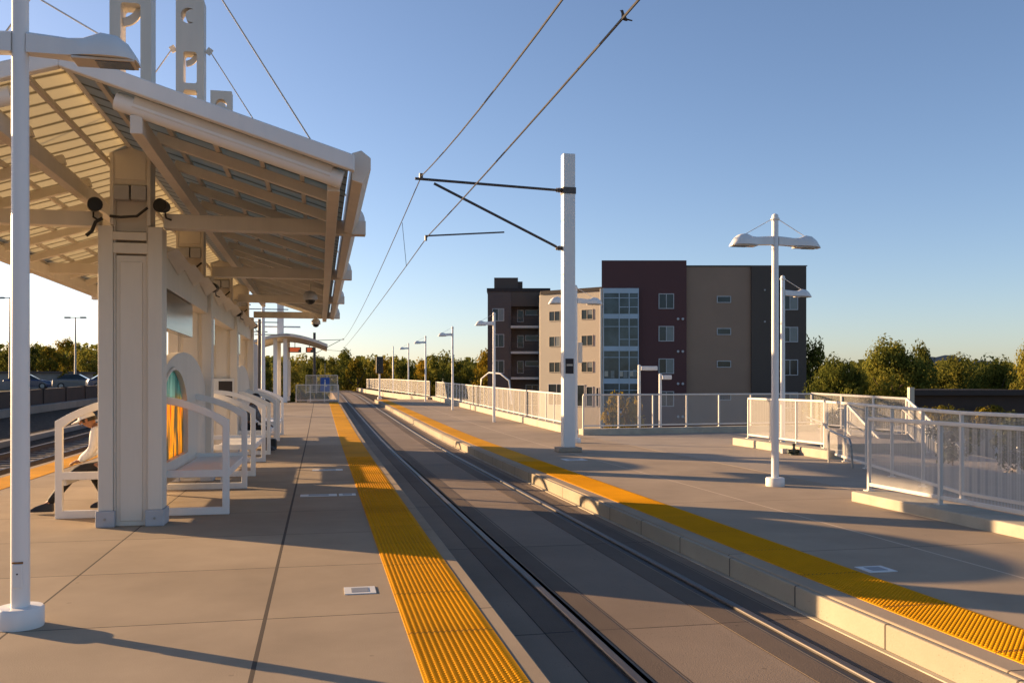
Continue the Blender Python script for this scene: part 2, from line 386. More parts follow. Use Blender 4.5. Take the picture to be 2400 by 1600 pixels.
# kerb along the side platform edge: individual cast kerb faces sit 6 mm proud
st(strip(4.04, 4.095, -8, 70, -.2, -.008).build('kerb', M['kerb'], bevel=.012))
st(strip(3.985, 4.035, -8, 70, -.2, -.19).build('kerb', M['curbcast']))
# darker cast strips each side of the embedded rails
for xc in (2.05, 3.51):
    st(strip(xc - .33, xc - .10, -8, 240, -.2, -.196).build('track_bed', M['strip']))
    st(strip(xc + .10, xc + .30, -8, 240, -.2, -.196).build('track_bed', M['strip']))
def rail(x, dz, label, y1, boot=True, sgn=1):
    t = thing('steel_rail', label, 'rail', (0, 0, 0), 0, 'embedded track rails' if boot else 'ballasted track rails')
    strip(x - .036, x + .036, -8, y1, dz, dz + .035).build('rail_head', M['steel'], t, bevel=.012)
    if boot:
        strip(x - .098, x - .038, -8, y1, dz - .03, dz + .007).build('rubber_boot', M['rubber'], t)
        strip(x + .038, x + .098, -8, y1, dz - .03, dz + .005).build('rubber_boot', M['rubber'], t)
    else:
        strip(x - .012, x + .012, -8, y1, dz - .10, dz).build('rail_web', M['railweb'], t)
        strip(x - .07, x + .07, -8, y1, dz - .13, dz - .10).build('rail_foot', M['railweb'], t)
rail(2.03, -.205, 'steel rail set in the concrete track, nearer the bench platform', 240)
rail(3.53, -.205, 'steel rail set in the concrete track, nearer the kerb below the right yellow strip', 240)
rail(-6.85, -.17, 'rail of the gravel track right beside the left yellow strip', 300, False)
rail(-8.30, -.17, 'rail of the gravel track further from the left yellow strip', 300, False)
st(strip(-10.0, -9.75, -8, 300, -.3, -.12).build('kerb', M['barrier']))
for i in range(120):
    pass
b = MB()
for i in range(150):
    y = -6 + i * .75; b.box((-7.57, y, zg(y) - .335), (2.5, .22, .12))
tag(b.build('track_sleepers', M['barrier']), kind='structure')

# tactile strips with truncated domes
def tactile(x0, x1, y1, label, ndome):
    t = thing('tactile_paving', label, 'tactile paving', ((x0 + x1) / 2, 0, 0), 0, 'yellow tactile strips at the platform edges')
    cx = (x0 + x1) / 2
    s = strip(x0 - cx, x1 - cx, -6, y1, -.01, .006); s.build('base_tile', M['yellow'], t, bevel=.003)
    p = .0406; n = int((x1 - x0 - .03) / p); yy = 3.6; k = MB(); bm = k.bm
    a8 = [(math.cos(2 * math.pi * q / 8 + .39), math.sin(2 * math.pi * q / 8 + .39)) for q in range(8)]
    while yy < ndome:
        z0 = zg(yy) + .006
        for i in range(n):
            x = x0 - cx + .03 + p * i
            lo = [bm.verts.new((x + c * .0165, yy + s_ * .0165, z0)) for c, s_ in a8]
            hi = [bm.verts.new((x + c * .0085, yy + s_ * .0085, z0 + .0095)) for c, s_ in a8]
            for q in range(8): bm.faces.new((lo[q], lo[(q + 1) % 8], hi[(q + 1) % 8], hi[q]))
            bm.faces.new(hi)
        yy += p
    k.build('domes', M['yellow'], t, smooth=False)
tactile(.597, 1.205, 63.8, 'yellow domed warning strip on the bench platform, beside the track in the middle', 22)
tactile(4.29, 4.90, 69.5, 'yellow domed warning strip on the right platform, above the pale concrete kerb', 20)
tactile(-5.78, -5.14, 63.8, 'yellow domed warning strip at the far left, beyond the seated person', 9)
# floor plates
def floor_plate(x, y, sx, sy, rz, label):
    t = thing('floor_plate', label, 'floor plate', (x, y, 0), rz, 'white plates set in the platform')
    MB().box((0, 0, .003), (sx, sy, .008)).build('plate', M['plate'], t)
    MB().box((0, 0, .0085), (sx * .55, sy * .6, .003)).build('symbol', M['plategrey'], t)
floor_plate(.33, 7.85, .26, .26, 0, 'white square floor plate with grey symbol, nearest one beside the middle yellow strip')
floor_plate(-.02, 14.65, .56, .26, 0, 'long white floor plate in the shelter shade, left one of a pair')
floor_plate(.42, 14.65, .26, .26, 0, 'small bluish floor plate in the shelter shade, touching the middle yellow strip')
floor_plate(.15, 18.9, .6, .28, 0, 'white floor plate at the edge of the shade, further along the middle yellow strip')
floor_plate(5.12, 7.75, .28, .26, 0, 'white square floor plate beside the right yellow strip')
floor_plate(5.7, 20.3, .5, .5, 0, 'pale plate in the floor beside the foot of the tall catenary mast')

# ------------------------------------------------------------------ lamps
def lamp_head(sg, rs=1.0):
    """arm and hooded luminaire along +x (sg=1) or -x, local z measured from the arm axis"""
    def ring(x, zt, zb, wt, wb):
        return [(sg * x, -wb, zb), (sg * x, wb, zb), (sg * x, wb * .96, zb + (zt - zb) * .35), (sg * x, wt, zt - (zt - zb) * .12), (sg * x, wt * .6, zt), (sg * x, -wt * .6, zt), (sg * x, -wt, zt - (zt - zb) * .12), (sg * x, -wb * .96, zb + (zt - zb) * .35)]
    a = MB().loft([ring(.05, .075, -.075, .045, .05), ring(.24, .06, -.08, .05, .06), ring(.33, .05, -.085, .06, .075), ring(.43, .055, -.085, .075, .11),
                   ring(.55, .10, -.088, .09, .14), ring(.66, .085, -.09, .085, .14), ring(.74, .03, -.092, .07, .125), ring(.80, -.06, -.095, .04, .085), ring(.815, -.10, -.112, .03, .07)])
    return a
def lamp(loc, arms, label, cat='street lamp', group='white platform lamps', tall=4.64, plinth=True, hatch=False):
    t = thing('street_lamp', label, cat, loc, 0, group)
    if plinth: MB().lathe([(.155, 0), (.158, .01), (.158, .13), (.148, .145)], seg=32).build('plinth', M['white'], t, smooth=True)
    z0 = .145 if plinth else 0
    MB().lathe([(.064, z0), (.062, 1.5), (.056, tall - .05), (.05, tall - .02), (.02, tall)], seg=20).build('pole', M['white'], t, smooth=True)
    za = tall - .46
    for sg in arms:
        h = lamp_head(sg).build('arm', M['white'], t, smooth=True, loc=(0, 0, za))
        q = MB(); q.bx(min(sg * .36, sg * .79), max(sg * .36, sg * .79), -.10, .10, -.112, -.0925); q.build('lens_frame', M['rust'] if 0 else M['cream2'], h, bevel=.006)
        q = MB(); q.bx(min(sg * .52, sg * .76), max(sg * .52, sg * .76), -.082, .082, -.118, -.1135); q.build('lens', M['signdark'], h)
        MB().tube([(sg * .055, 0, tall - .09), (sg * .54, 0, za + .10)], .007, 6).build('stay_rod', M['white'], t)
    MB().lathe([(.072, tall - .11), (.075, tall - .10), (.075, tall - .08), (.06, tall - .07)], seg=16).build('collar', M['white'], t, smooth=True)
    if hatch:
        c = MB(); c.bx(-.035, .035, -.072, -.055, .29, .46); hc = c.build('hatch', M['white'], t, bevel=.006)
        c = MB(); c.bx(-.036, .036, -.068, -.058, .462, .475); c.build('rust_stain', M['rust'], t)
        MB().lathe([(.006, -.076), (.006, -.070)], (0, 0, .39), 8, 'Y').build('screw', M['dark'], hc)
    return t
lamp((-2.115, 7.2, 0), (-1, 1), 'tall white twin arm lamp in the left foreground on a round white plinth', hatch=True, tall=4.66)
lamp((7.6, 14.4, 0), (-1, 1), 'white twin arm lamp on the right platform, in front of the dark building corner')
lamp((7.36, 26.05, zg(26)), (-1, 1), 'white twin arm lamp half hidden behind the tall catenary mast')
lamp((12.15, 22.6, 0), (1,), 'white lamp with one right arm, half hidden behind the right twin arm lamp', plinth=False)
for (x, y, lb) in ((7.2, 38.1, 'single arm lamp before the dark balconied wing of the apartments, nearest of the fence lamps'),
                   (7.2, 50.5, 'single arm lamp by the white fence with a curved pipe behind its foot'),
                   (7.3, 64.7, 'single arm lamp by the white fence, third along from the building'),
                   (7.75, 82.2, 'single arm lamp beyond the platform end, second farthest of the row')):
    lamp((x, y, zg(y)), (-1,), lb, plinth=False)
t = thing('street_lamp', 'bare pale pole at the far end of the lamp row beside the signal', 'street lamp', (6.9, 89, zg(89)), 0, 'white platform lamps')
MB().lathe([(.07, 0), (.055, 4.5), (.02, 4.55)], seg=12).build('pole', M['white'], t, smooth=True)
# sign panel fixed on the half hidden lamp
c = MB(); c.bx(.0, .13, -.02, .02, 2.35, 2.95); o = c.build('hanging_sign', M['cream'], None, bevel=.01, loc=(7.44, 26.05, 0))
tag(o, 'narrow cream sign panel sticking out beside the tall catenary mast', 'sign')
# lower level lamps seen over the cross fence
for (l, d, zt, arm, lb) in ((5.27, 38, 2.5, .75, 'white low lamp with a flat right arm against the maroon wall, taller of two'), (5.98, 37, 2.12, .45, 'white low lamp with a short flat arm against the maroon wall, shorter of two')):
    p = cg(l, d, -4.2); t = thing('street_lamp', lb, 'street lamp', p, -TH, 'lamps on the lower walk')
    MB().lathe([(.07, 0), (.06, zt + 4.2), (.03, zt + 4.22)], seg=12).build('pole', M['white'], t, smooth=True)
    c = MB(); c.bx(.06, arm, -.12, .12, zt + 3.98, zt + 4.16); c.build('arm', M['white'], t, bevel=.03)

# ------------------------------------------------------------------ the shelter
XC, Y0 = -2.27, 12.1
BAY = 5.25
sh = thing('platform_shelter', 'long cream steel shelter with a low gabled translucent roof and benches beneath', 'shelter', (XC, Y0, 0))
YF, YB = 8.82 - Y0, 28.5 - Y0                 # roof near and far ends, local
HW, ZR, ZE = 2.54, 4.62, 3.83                  # half width, ridge and eave heights
SL = math.atan2(ZR - ZE, HW)
def circ(cx, cz, r, a0, a1, n): return [(cx + r * math.cos(R(a0 + (a1 - a0) * i / n)), cz + r * math.sin(R(a0 + (a1 - a0) * i / n))) for i in range(n + 1)]
def crescent(cx, cz, r, rot):
    """closed crescent outline; rot = direction (deg) the horns open to"""
    out = circ(0, 0, r, 55, 305, 16); inn = circ(.42 * r, 0, .83 * r, 278, 82, 14)
    pts = out + inn[0:]
    c, s_ = math.cos(R(rot)), math.sin(R(rot))
    return [(cx + x * c - y * s_, cz + x * s_ + y * c) for x, y in pts]
def rrect(x0, x1, z0, z1, r=.04, n=3):
    return circ(x1 - r, z1 - r, r, 0, 90, n) + circ(x0 + r, z1 - r, r, 90, 180, n) + circ(x0 + r, z0 + r, r, 180, 270, n) + circ(x1 - r, z0 + r, r, 270, 360, n)
for k in range(4):
    y = k * BAY; col = None
    # two channels with a recessed web between them
    c = MB()
    for sg in (-1, 1):
        c.bx(sg * .285 - .085, sg * .285 + .085, y - .17, y + .17, .2, 3.67)
        c.bx(sg * .188 - .010, sg * .188 + .010, y - .13, y + .13, .0, 4.4)
    c.bx(-.177, .177, y - .10, y + .10, .0, 3.32)
    c.bx(-.13, .13, y - .115, y + .115, .06, 3.24)
    col = c.build('column', M['cream'], sh, bevel=.008)
    for sg in (-1, 1):
        q = MB(); q.bx(sg * .285 - .11, sg * .285 + .11, y - .20, y + .20, 0, .20); q.build('column_plinth', M['greybase'], col, bevel=.012)
    for bx_ in (-.285, .285):
        for oy in (.21,): q = MB().lathe([(.016, -.012), (.016, .0)], (bx_, y - .20, .10), 8, 'Y').build('bolt', M['metal'], col)
    q = MB(); q.bx(-.225, .225, y - .15, y + .15, 3.34, 3.47); q.bx(-.21, .19, y - .165, y + .12, 3.50, 3.60); q.build('ledge', M['cream'], col, bevel=.01)
    q = MB(); q.bx(-.20, .20, y - .06, y + .06, 3.62, 4.0); q.build('recess_panel', M['cream2'], col)
    q = MB(); q.bx(-.186, -.01, y - .20, y + .06, 3.99, 4.165); q.bx(.01, .186, y - .20, y + .06, 3.99, 4.165); q.build('junction_box', M['greybase'], col, bevel=.01)
    q = MB(); q.bx(-.215, .215, y - .15, y + .15, 4.175, 4.80); q.bx(-.18, .18, y - .162, y + .162, 4.24, 4.66); q.bx(-.235, -.19, y - .17, y + .17, 3.68, 4.70); q.bx(.19, .235, y - .17, y + .17, 3.68, 4.70); q.build('column_head', M['cream'], col, bevel=.008)
    q = MB(); q.tube([(-.23, y - .19, 3.78), (-.1, y - .2, 3.77), (.08, y - .19, 3.79), (.2, y - .17, 3.9)], .018, 6); q.build('cable', M['dark'], col, smooth=True)
    # cross beam with fins on its ends
    bm_ = MB(); bm_.bx(-2.85, -.37, y - .09, y + .09, 3.67, 3.85); bm_.bx(.37, 2.85, y - .09, y + .09, 3.67, 3.85)
    bo = bm_.build('cross_beam', M['cream'], sh, bevel=.006)
    for sg in (-1, 1):
        pts = [(sg * 2.60, 3.85)] + [(sg * (2.63 + .21 * math.cos(R(a))), 3.85 + .21 * math.sin(R(a))) for a in range(0, 91, 10)] + [(sg * 2.60, 4.06)]
        if sg < 0: pts = pts[::-1]
        f = MB().plate(pts, [], 'Y', y - .07, y + .07); f.build('end_fin', M['white'], bo)
    # mast rising through the roof
    Hm = 8.6; dm = .16
    holes = [rrect(-.115, .115, 4.95, 6.40), rrect(-.115, .115, 6.52, 6.98), rrect(-.115, .115, 7.10, 7.66)]
    if k == 2: holes.append(crescent(0, 8.28, .13, 270))
    else: holes.append(crescent(-.02, 8.30, .14, 0))
    tw = MB().plate([(-.24, 4.5), (.24, 4.5), (.24, Hm), (-.24, Hm)], holes, 'Y', y - dm, y + dm).build('mast', M['cream'], sh)
    for (cx, cz, r, ro) in ((.02 - .12, 7.66, .22, 0), (.0 - .13, 6.40, .24, 0)):
        pts = [(p[0], p[1]) for p in crescent(cx, cz - .06, r, 180)]
        pts = [p for p in pts]
        a = circ(cx, cz, r, -85, 0, 10) + circ(cx - .02, cz + .06, r * .83, -12, -80, 9)
        MB().plate(a, [], 'Y', y - .02, y + .02).build('crescent', M['cream'], tw)
    e = MB()
    for sg in (-1, 1): e.box((sg * .31, y, 7.74), (.10, .03, .12), ry=sg * .6)
    e.build('stay_lug', M['cream'], tw, bevel=.005)
    for sg in (-1, 1): MB().tube([(sg * .34, y, 7.72), (sg * 2.80, y, 3.87)], .011, 6).build('stay_cable', M['cream2'], sh)
# roof sheets, one mesh per slope, laid on purlins
for sg in (-1, 1):
    pr = [(sg * .03, ZR), (sg * HW, ZE), (sg * HW, ZE + .012), (sg * .03, ZR + .012)]
    MB().loft([[(x, y, z) for x, z in pr] for y in (YF + .06, YB - .06)]).build('roof_sheet', M['trans'], sh)
    for i in range(6):
        f = (.12, .30, .48, .66, .82, .95)[i]
        x, z = sg * HW * f, ZR - (ZR - ZE) * f
        MB().bar((x, YF + .08, z - .03), (x, YB - .08, z - .03), .045, .05).build('purlin', M['cream2'], sh)
    n = 17
    for i in range(n):
        y = YF + .12 + (YB - YF - .24) * i / (n - 1)
        if abs(y / BAY - round(y / BAY)) * BAY < .22: y += .25
        x0, x1 = sg * .60, sg * (HW - .16)
        MB().bar((x0, y, ZR - (ZR - ZE) * .60 / HW - .115), (x1, y, ZR - (ZR - ZE) * (HW - .16) / HW - .115), .085, .11).build('rafter', M['cream'], sh, bevel=.005)
    # longitudinal girders beside the masts and along the eaves
    gx = sg * .62; gz = ZR - (ZR - ZE) * .62 / HW - .26
    MB().bx(gx - .055, gx + .055, YF + .12, YB - .1, gz - .13, gz + .04).build('girder', M['cream'], sh, bevel=.006)
    ex = sg * (HW - .14)
    MB().bx(ex - .06, ex + .06, YF + .25, YB - .08, ZE - .22, ZE - .03).build('eave_beam', M['cream'], sh, bevel=.006)
    # folded gutter outside the eave
    gp = [(sg * (HW + .03), ZE - .13), (sg * (HW + .13), ZE - .16), (sg * (HW + .21), ZE - .02), (sg * (HW + .21), ZE + .09), (sg * (HW + .12), ZE + .16), (sg * (HW + .03), ZE + .13)]
    MB().loft([[(x, y, z) for x, z in gp] for y in (YF + .12, YB - .05)]).build('gutter', M['cream'], sh, bevel=.006)
    # fascia strips on both gables
    for yy, nm in ((YF, 'fascia'), (YB - .05, 'fascia')):
        p0, p1 = (sg * .0, yy, ZR + .0), (sg * (HW + .05), yy, ZE - .012)
        f = MB(); pts = [(0, ZR - .06), (sg * (HW + .05), ZE - .08), (sg * (HW + .05), ZE + .075), (0, ZR + .095)]
        if sg < 0: pts = pts[::-1]
        f.plate(pts, [], 'Y', yy - .05, yy + .05); f.build(nm, M['white'], sh, bevel=.012)
    # rounded light tube tucked under the near gable
    a0, a1 = .44, HW - .06
    q = [Vector((sg * (a0 + (a1 - a0) * i / 12), YF + .16, ZR - (ZR - ZE) * (a0 + (a1 - a0) * i / 12) / HW - .145)) for i in range(13)]
    MB().tube(q, .085, 14).build('light_tube', M['white'], sh, smooth=True)
MB().tube([(0, YF + .02, ZR + .07), (0, YB, ZR + .07)], .07, 10).build('ridge_roll', M['white'], sh, smooth=True)
# centre wall bays
def bay(y0, y1, art=None, disp=None, screen=True):
    """an arched screen standing between two columns and a header with a display above it"""
    hd_ = MB().bx(.10, .30, y0, y1, 3.0, 3.42).build('header', M['cream'], sh, bevel=.01)
    for i in range(3):
        yc = y0 + (y1 - y0) * (i + .5) / 3
        MB().loft([[(.305, yc - .5, 3.44), (.46, yc - .5, 3.50), (.32, yc - .5, 3.53)], [(.31, yc + .55, 3.28), (.50, yc + .42, 3.40), (.33, yc + .55, 3.47)]]).build('ornament', M['cream'], hd_)
    if disp: MB().bx(.16, .29, disp[0], disp[1], 2.47, 2.985).build('display', M['signdark'], hd_, bevel=.01)
    if not screen: return
    c, h_ = (y0 + y1) / 2, (y1 - y0) / 2
    out = [(y0, .40), (y1, .40), (y1, 1.5)] + [(c + h_ * math.cos(R(a)), 1.5 + .72 * math.sin(R(a))) for a in range(8, 173, 8)] + [(y0, 1.5)]
    w_ = MB().plate(out, [art] if art else [], 'X', .15, .27).build('wall_panel', M['cream'], sh, bevel=.008)
    if art:
        MB().plate(art, [], 'X', .20, .224).build('art_window', M['art'], w_)
        ca = (art[0][0] + art[1][0]) / 2
        fr = [(ca + (p[0] - ca) * 1.06, .70 + (p[1] - .70) * 1.06 - .03) for p in art]
        MB().plate(fr, [art], 'X', .272, .295).build('art_window_frame', M['cream'], w_)
yA0, yA1 = .25, 2.65; ra = (yA1 - yA0) / 2
arch = [(yA0, .70), (yA1, .70), (yA1, 1.2)] + [((yA0 + yA1) / 2 + ra * math.cos(R(a)), 1.2 + .74 * math.sin(R(a))) for a in range(10, 171, 10)] + [(yA0, 1.2)]
bay(.17, BAY - .17, arch, (.25, 3.2))
bay(BAY + .17, 2 * BAY - .17, None, (BAY + .3, BAY + 1.1), False)
bay(2 * BAY + .17, 3 * BAY - .17, None, (2 * BAY + .3, 2 * BAY + 1.6))
cn = MB().bx(-.26, .30, 2 * BAY - .215, 2 * BAY - .172, 1.32, 1.86).build('notice', M['plate'], sh)
MB().bx(-.05, .26, 2 * BAY - .222, 2 * BAY - .216, 1.38, 1.8).build('notice_print', M['roofdark'], cn)
MB().bx(-.10, .36, 3 * BAY + .4, 3 * BAY + 2.0, .25, 2.95).build('end_cabinet', M['greybase'], sh, bevel=.02)

# benches: arched end frames tied by a seat on both sides of the wall
def bench(y0, y1, label, deep=1.08):
    t = thing('bench', label, 'bench', (XC, y0, 0), 0, 'arched cream benches along the shelter wall')
    L = y1 - y0
    def frame(y):
        n = 14; hw = deep; outer = []; inner = []
        topz = lambda x, h0, h1: h0 + (h1 - h0) * (1 - (x / hw) ** 2)
        o1 = [(-hw, 0), (-hw, 1.26)] + [(-hw + 2 * hw * i / n, topz(-hw + 2 * hw * i / n, 1.26, 1.60)) for i in range(1, n)] + [(hw, 1.26), (hw, 0)]
        h1 = [(-hw + .09, .60), (-hw + .09, 1.18)] + [(-hw + .09 + (2 * hw - .18) * i / n, topz(-hw + .09 + (2 * hw - .18) * i / n, 1.15, 1.50)) for i in range(1, n)] + [(hw - .09, 1.18), (hw - .09, .60)]
        h2 = [(-hw + .09, .10), (-hw + .09, .50), (hw - .09, .50), (hw - .09, .10)]
        return MB().plate(o1, [h1, h2], 'Y', y - .035, y + .035)
    frame(.0).build('end_frame', M['white'], t, bevel=.008)
    frame(L).build('end_frame', M['white'], t, bevel=.008)
    for sg in (-1, 1):
        MB().bx(min(sg * .31, sg * 1.02), max(sg * .31, sg * 1.02), .037, L - .037, .50, .545).build('seat', M['white'], t, bevel=.012)
        MB().bx(min(sg * .96, sg * 1.0), max(sg * .96, sg * 1.0), .037, L - .037, .42, .497).build('seat_edge_rail', M['white'], t, bevel=.006)
    return t
bench(12.83, 15.9, 'cream bench with arched end frames, nearest, right behind the front shelter column')
bench(17.95, 21.2, 'cream bench with arched end frames behind the second shelter column')
bench(23.3, 26.6, 'cream arched bench where the dark dressed person sits')
bench(28.6, 31.6, 'farthest arched bench, past the end of the shelter roof')

# loudspeakers, dome cameras on the shelter
def speaker(x, y, z, aim, label):
    t = thing('loudspeaker', label, 'loudspeaker', (x, y, z), aim, 'black loudspeakers on the shelter columns')
    MB().lathe([(.035, .12), (.05, .10), (.075, .04), (.085, -.06), (.088, -.075), (.08, -.085)], (0, 0, 0), 16, 'Y').build('horn', M['dark'], t, smooth=True)
    MB().tube([(0, .06, -.06), (0, .08, -.13), (.05, .12, -.15)], .012, 6).build('bracket', M['dark'], t)
speaker(XC - .40, Y0 - .22, 3.90, .35, 'black round loudspeaker left of the front shelter column')
speaker(XC + .38, Y0 - .20, 3.92, -.35, 'black round loudspeaker right of the front shelter column, above the beam')
speaker(XC + .42, Y0 + BAY - .22, 3.45, -.3, 'black loudspeaker on the second shelter column')
speaker(XC + .42, Y0 + 2 * BAY - .22, 3.40, -.3, 'black loudspeaker on the third shelter column')
speaker(XC + .42, Y0 + 3 * BAY - .22, 3.42, -.3, 'black loudspeaker on the last shelter column against the sky')
t = thing('cable_tail', 'black cable tail hanging from the left loudspeaker of the front column', 'cable', (XC - .41, Y0 - .2, 3.75))
MB().tube([(.1, 0, 0), (.02, 0, -.05), (-.02, 0, -.16), (-.08, -.02, -.22)], .022, 8).build('cable', M['dark'], t, smooth=True)
def domecam(x, y, z, r, label, drop):
    t = thing('security_camera', label, 'security camera', (x, y, z), 0, 'dome cameras under the shelter eave')
    MB().lathe([(.3 * r, .95 * r), (.62 * r, .85 * r), (.95 * r, .45 * r), (r, 0), (r, -.22 * r), (.85 * r, -.3 * r)], seg=20).build('housing', M['greybase'], t, smooth=True)
    MB().lathe([(.7 * r, -.3 * r), (.68 * r, -.5 * r), (.5 * r, -.75 * r), (.2 * r, -.9 * r)], seg=18).build('lens_dome', M['dark'], t, smooth=True)
    MB().tube([(0, 0, .9 * r), (0, 0, drop)], .02, 8).build('bracket', M['cream'], t)
domecam(-.20, 19.6, 3.53, .15, 'grey dome camera with black lens under the right shelter eave, nearer one', .3)
domecam(-.12, 27.6, 3.52, .135, 'grey dome camera hanging at the far end of the shelter roof', .22)

# ------------------------------------------------------------------ catenary
def mast(x, y, z0, label, h=7.6, m=None, sg=-1, xe=2.45):
    t = thing('catenary_mast', label, 'catenary mast', (x, y, z0), 0)
    m = m or M['white']
    MB().bx(-.155, .155, -.13, .13, .12, h).build('pole', m, t, bevel=.012)
    MB().bx(-.30, .30, -.26, .26, 0, .12).build('base_plate', M['conc'], t, bevel=.02)
    L = abs(xe - x)
    za, zb = h - .92, h - 2.42
    MB().tube([(sg * .32, 0, za), (sg * (L + .15), 0, za + .13)], .034, 8).build('top_tube', M['arm'], t, smooth=True)
    MB().tube([(sg * .32, 0, zb + .06), (sg * (L - .32), 0, za + .03)], .034, 8).build('strut', M['arm'], t, smooth=True)
    MB().tube([(sg * (L - 2.1), 0, za - 1.12), (sg * (L - .1), 0, za - 1.28)], .02, 8).build('steady_arm', M['arm'], t, smooth=True)
    for zz in (za, zb + .02):
        MB().lathe([(.03, .155), (.07, .18), (.045, .21), (.07, .24), (.045, .27), (.06, .30), (.03, .33)], (0, 0, zz), 12, 'X').build('insulator', M['bronze'], t, smooth=True) if sg > 0 else MB().lathe([(.03, -.33), (.06, -.30), (.045, -.27), (.07, -.24), (.045, -.21), (.07, -.18), (.03, -.157)], (0, 0, zz), 12, 'X').build('insulator', M['bronze'], t, smooth=True)
        MB().bx(-.17, .17, -.145, .145, zz - .10, zz + .06).build('bracket', M['bronze'], t) if zz == za else None
    MB().tube([(sg * (L - .0), 0, za + .10), (sg * (L - .0), 0, za + .26)], .05, 8).build('wire_clamp', M['bronze'], t)
    MB().tube([(sg * (L - .12), 0, za - 1.28), (sg * (L - .12), 0, za - 1.40)], .03, 8).build('steady_clamp', M['bronze'], t)
    return t
CM = mast(6.22, 22.7, 0, 'tall white square catenary mast on the right platform carrying two dark wires')
c = MB(); c.bx(-.105, .105, -.145, -.134, 2.0, 2.38); pl = c.build('number_plate', M['roofdark'], CM)
c = MB(); c.bx(-.08, .08, -.150, -.1455, 2.19, 2.24); c.build('plate_text', M['tan'], pl)
c = MB(); c.bx(.156, .20, -.05, .05, 2.75, 3.35); c.build('conduit_box', M['white'], CM, bevel=.01)
mast(-.65, 112, zg(112), 'dark distant catenary mast standing left of the track beyond the shelter', 6.9, M['bronze'], 1, 2.7)
def sagwire(name, pts, r, label, n=10):
    b = MB(); path = []
    for (p, q, s_) in pts:
        for i in range(n):
            f = i / n; v = Vector(p).lerp(Vector(q), f); v.z -= s_ * 4 * f * (1 - f); path.append(v)
    path.append(Vector(pts[-1][1])); b.tube(path, r, 6)
    return tag(b.build(name, M['wire'], None, smooth=True), label, 'overhead wire')
za = 7.6 - .92
wm = sagwire('messenger_wire', [((2.80, -26, 7.0), (2.46, 22.7, 6.88), 1.32), ((2.46, 22.7, 6.88), (2.70, 112, 7.0), .55)], .014, 'upper overhead wire running from the tip of the mast arm', 24)
wc = sagwire('contact_wire', [((2.95, -26, 5.40), (2.62, 22.7, 5.40), .36), ((2.62, 22.7, 5.40), (2.80, 112, 6.0), .15)], .013, 'lower overhead wire with the small bird sitting on it', 24)
tag(MB().tube([(2.50, 28.6, 6.74), (2.63, 28.6, 5.38)], .008, 5).build('wire_dropper', M['wire']), 'thin hanger joining the two overhead wires past the white mast', 'wire hanger')
# bird on the contact wire
by = 8.1
f = (by + 26) / 48.7
bz = 5.40 - .36 * 4 * f * (1 - f); bxx = 2.95 - .33 * f
bd = thing('bird', 'small dark bird perched on the lower overhead wire at the top of the photo', 'bird', (bxx, by, bz - .002), R(60)); bd.rotation_euler = (R(38), 0, R(60)); bd.scale = (.72, .72, .72)
MB().loft([[(r * math.cos(q * math.pi / 5), yv, z + r * 1.05 * math.sin(q * math.pi / 5)) for q in range(10)] for yv, z, r in ((-.075, .052, .006), (-.05, .055, .02), (-.02, .06, .030), (.012, .072, .031), (.034, .092, .024), (.05, .108, .021), (.066, .112, .017), (.076, .110, .007), (.092, .106, .002))]).build('body', M['feather'], bd, smooth=True)
MB().tube([(0, -.05, .06), (0, -.13, .085)], .012, 6, .008).build('tail', M['feather'], bd)
MB().tube([(.01, 0, .035), (.01, 0, 0)], .003, 5).build('leg', M['dark'], bd); MB().tube([(-.01, 0, .035), (-.01, 0, 0)], .003, 5).build('leg', M['dark'], bd)
# masts for the left track, standing beyond the shelter
def leftmast(x, y, h, label, mt, arms):
    t = thing('catenary_mast', label, 'catenary mast', (x, y, zg(y)), 0)
    MB().lathe([(.13, 0), (.10, h)], seg=12).build('pole', mt, t, smooth=True)
    for z, xl, xr in arms:
        MB().tube([(xl, 0, z), (xr, 0, z)], .035, 6).build('arm', M['metal'], t)
leftmast(-3.4, 58, 6.3, 'slim white mast behind the shelter carrying thin level arms', M['white'], ((5.1, -1.6, .9), (4.35, -.5, 1.6), (5.9, -2.0, 1.5)))
leftmast(-3.75, 60, 5.4, 'slim dark mast close beside the white one behind the shelter', M['bronze'], ((4.6, -.4, .5),))
leftmast(-4.55, 47, 7.0, 'white mast left of the slim masts, at the end of the shelter wall', M['white'], ((5.4, -.6, 1.2),))

# signal beyond the platform
t = thing('railway_signal', 'black signal head on a pale post at the end of the right platform', 'signal', (4.45, 70.6, zg(70)))
MB().lathe([(.16, -.2), (.16, .15), (.07, .2), (.06, 2.0)], seg=12).build('post', M['white'], t, smooth=True)
MB().bx(-.27, .27, -.12, .12, 1.95, 3.25).build('signal_head', M['dark'], t, bevel=.05)
for zz in (2.25, 2.6, 2.95): MB().lathe([(.10, -.24), (.11, -.12)], (0, 0, zz), 14, 'Y').build('lamp_hood', M['dark'], t)

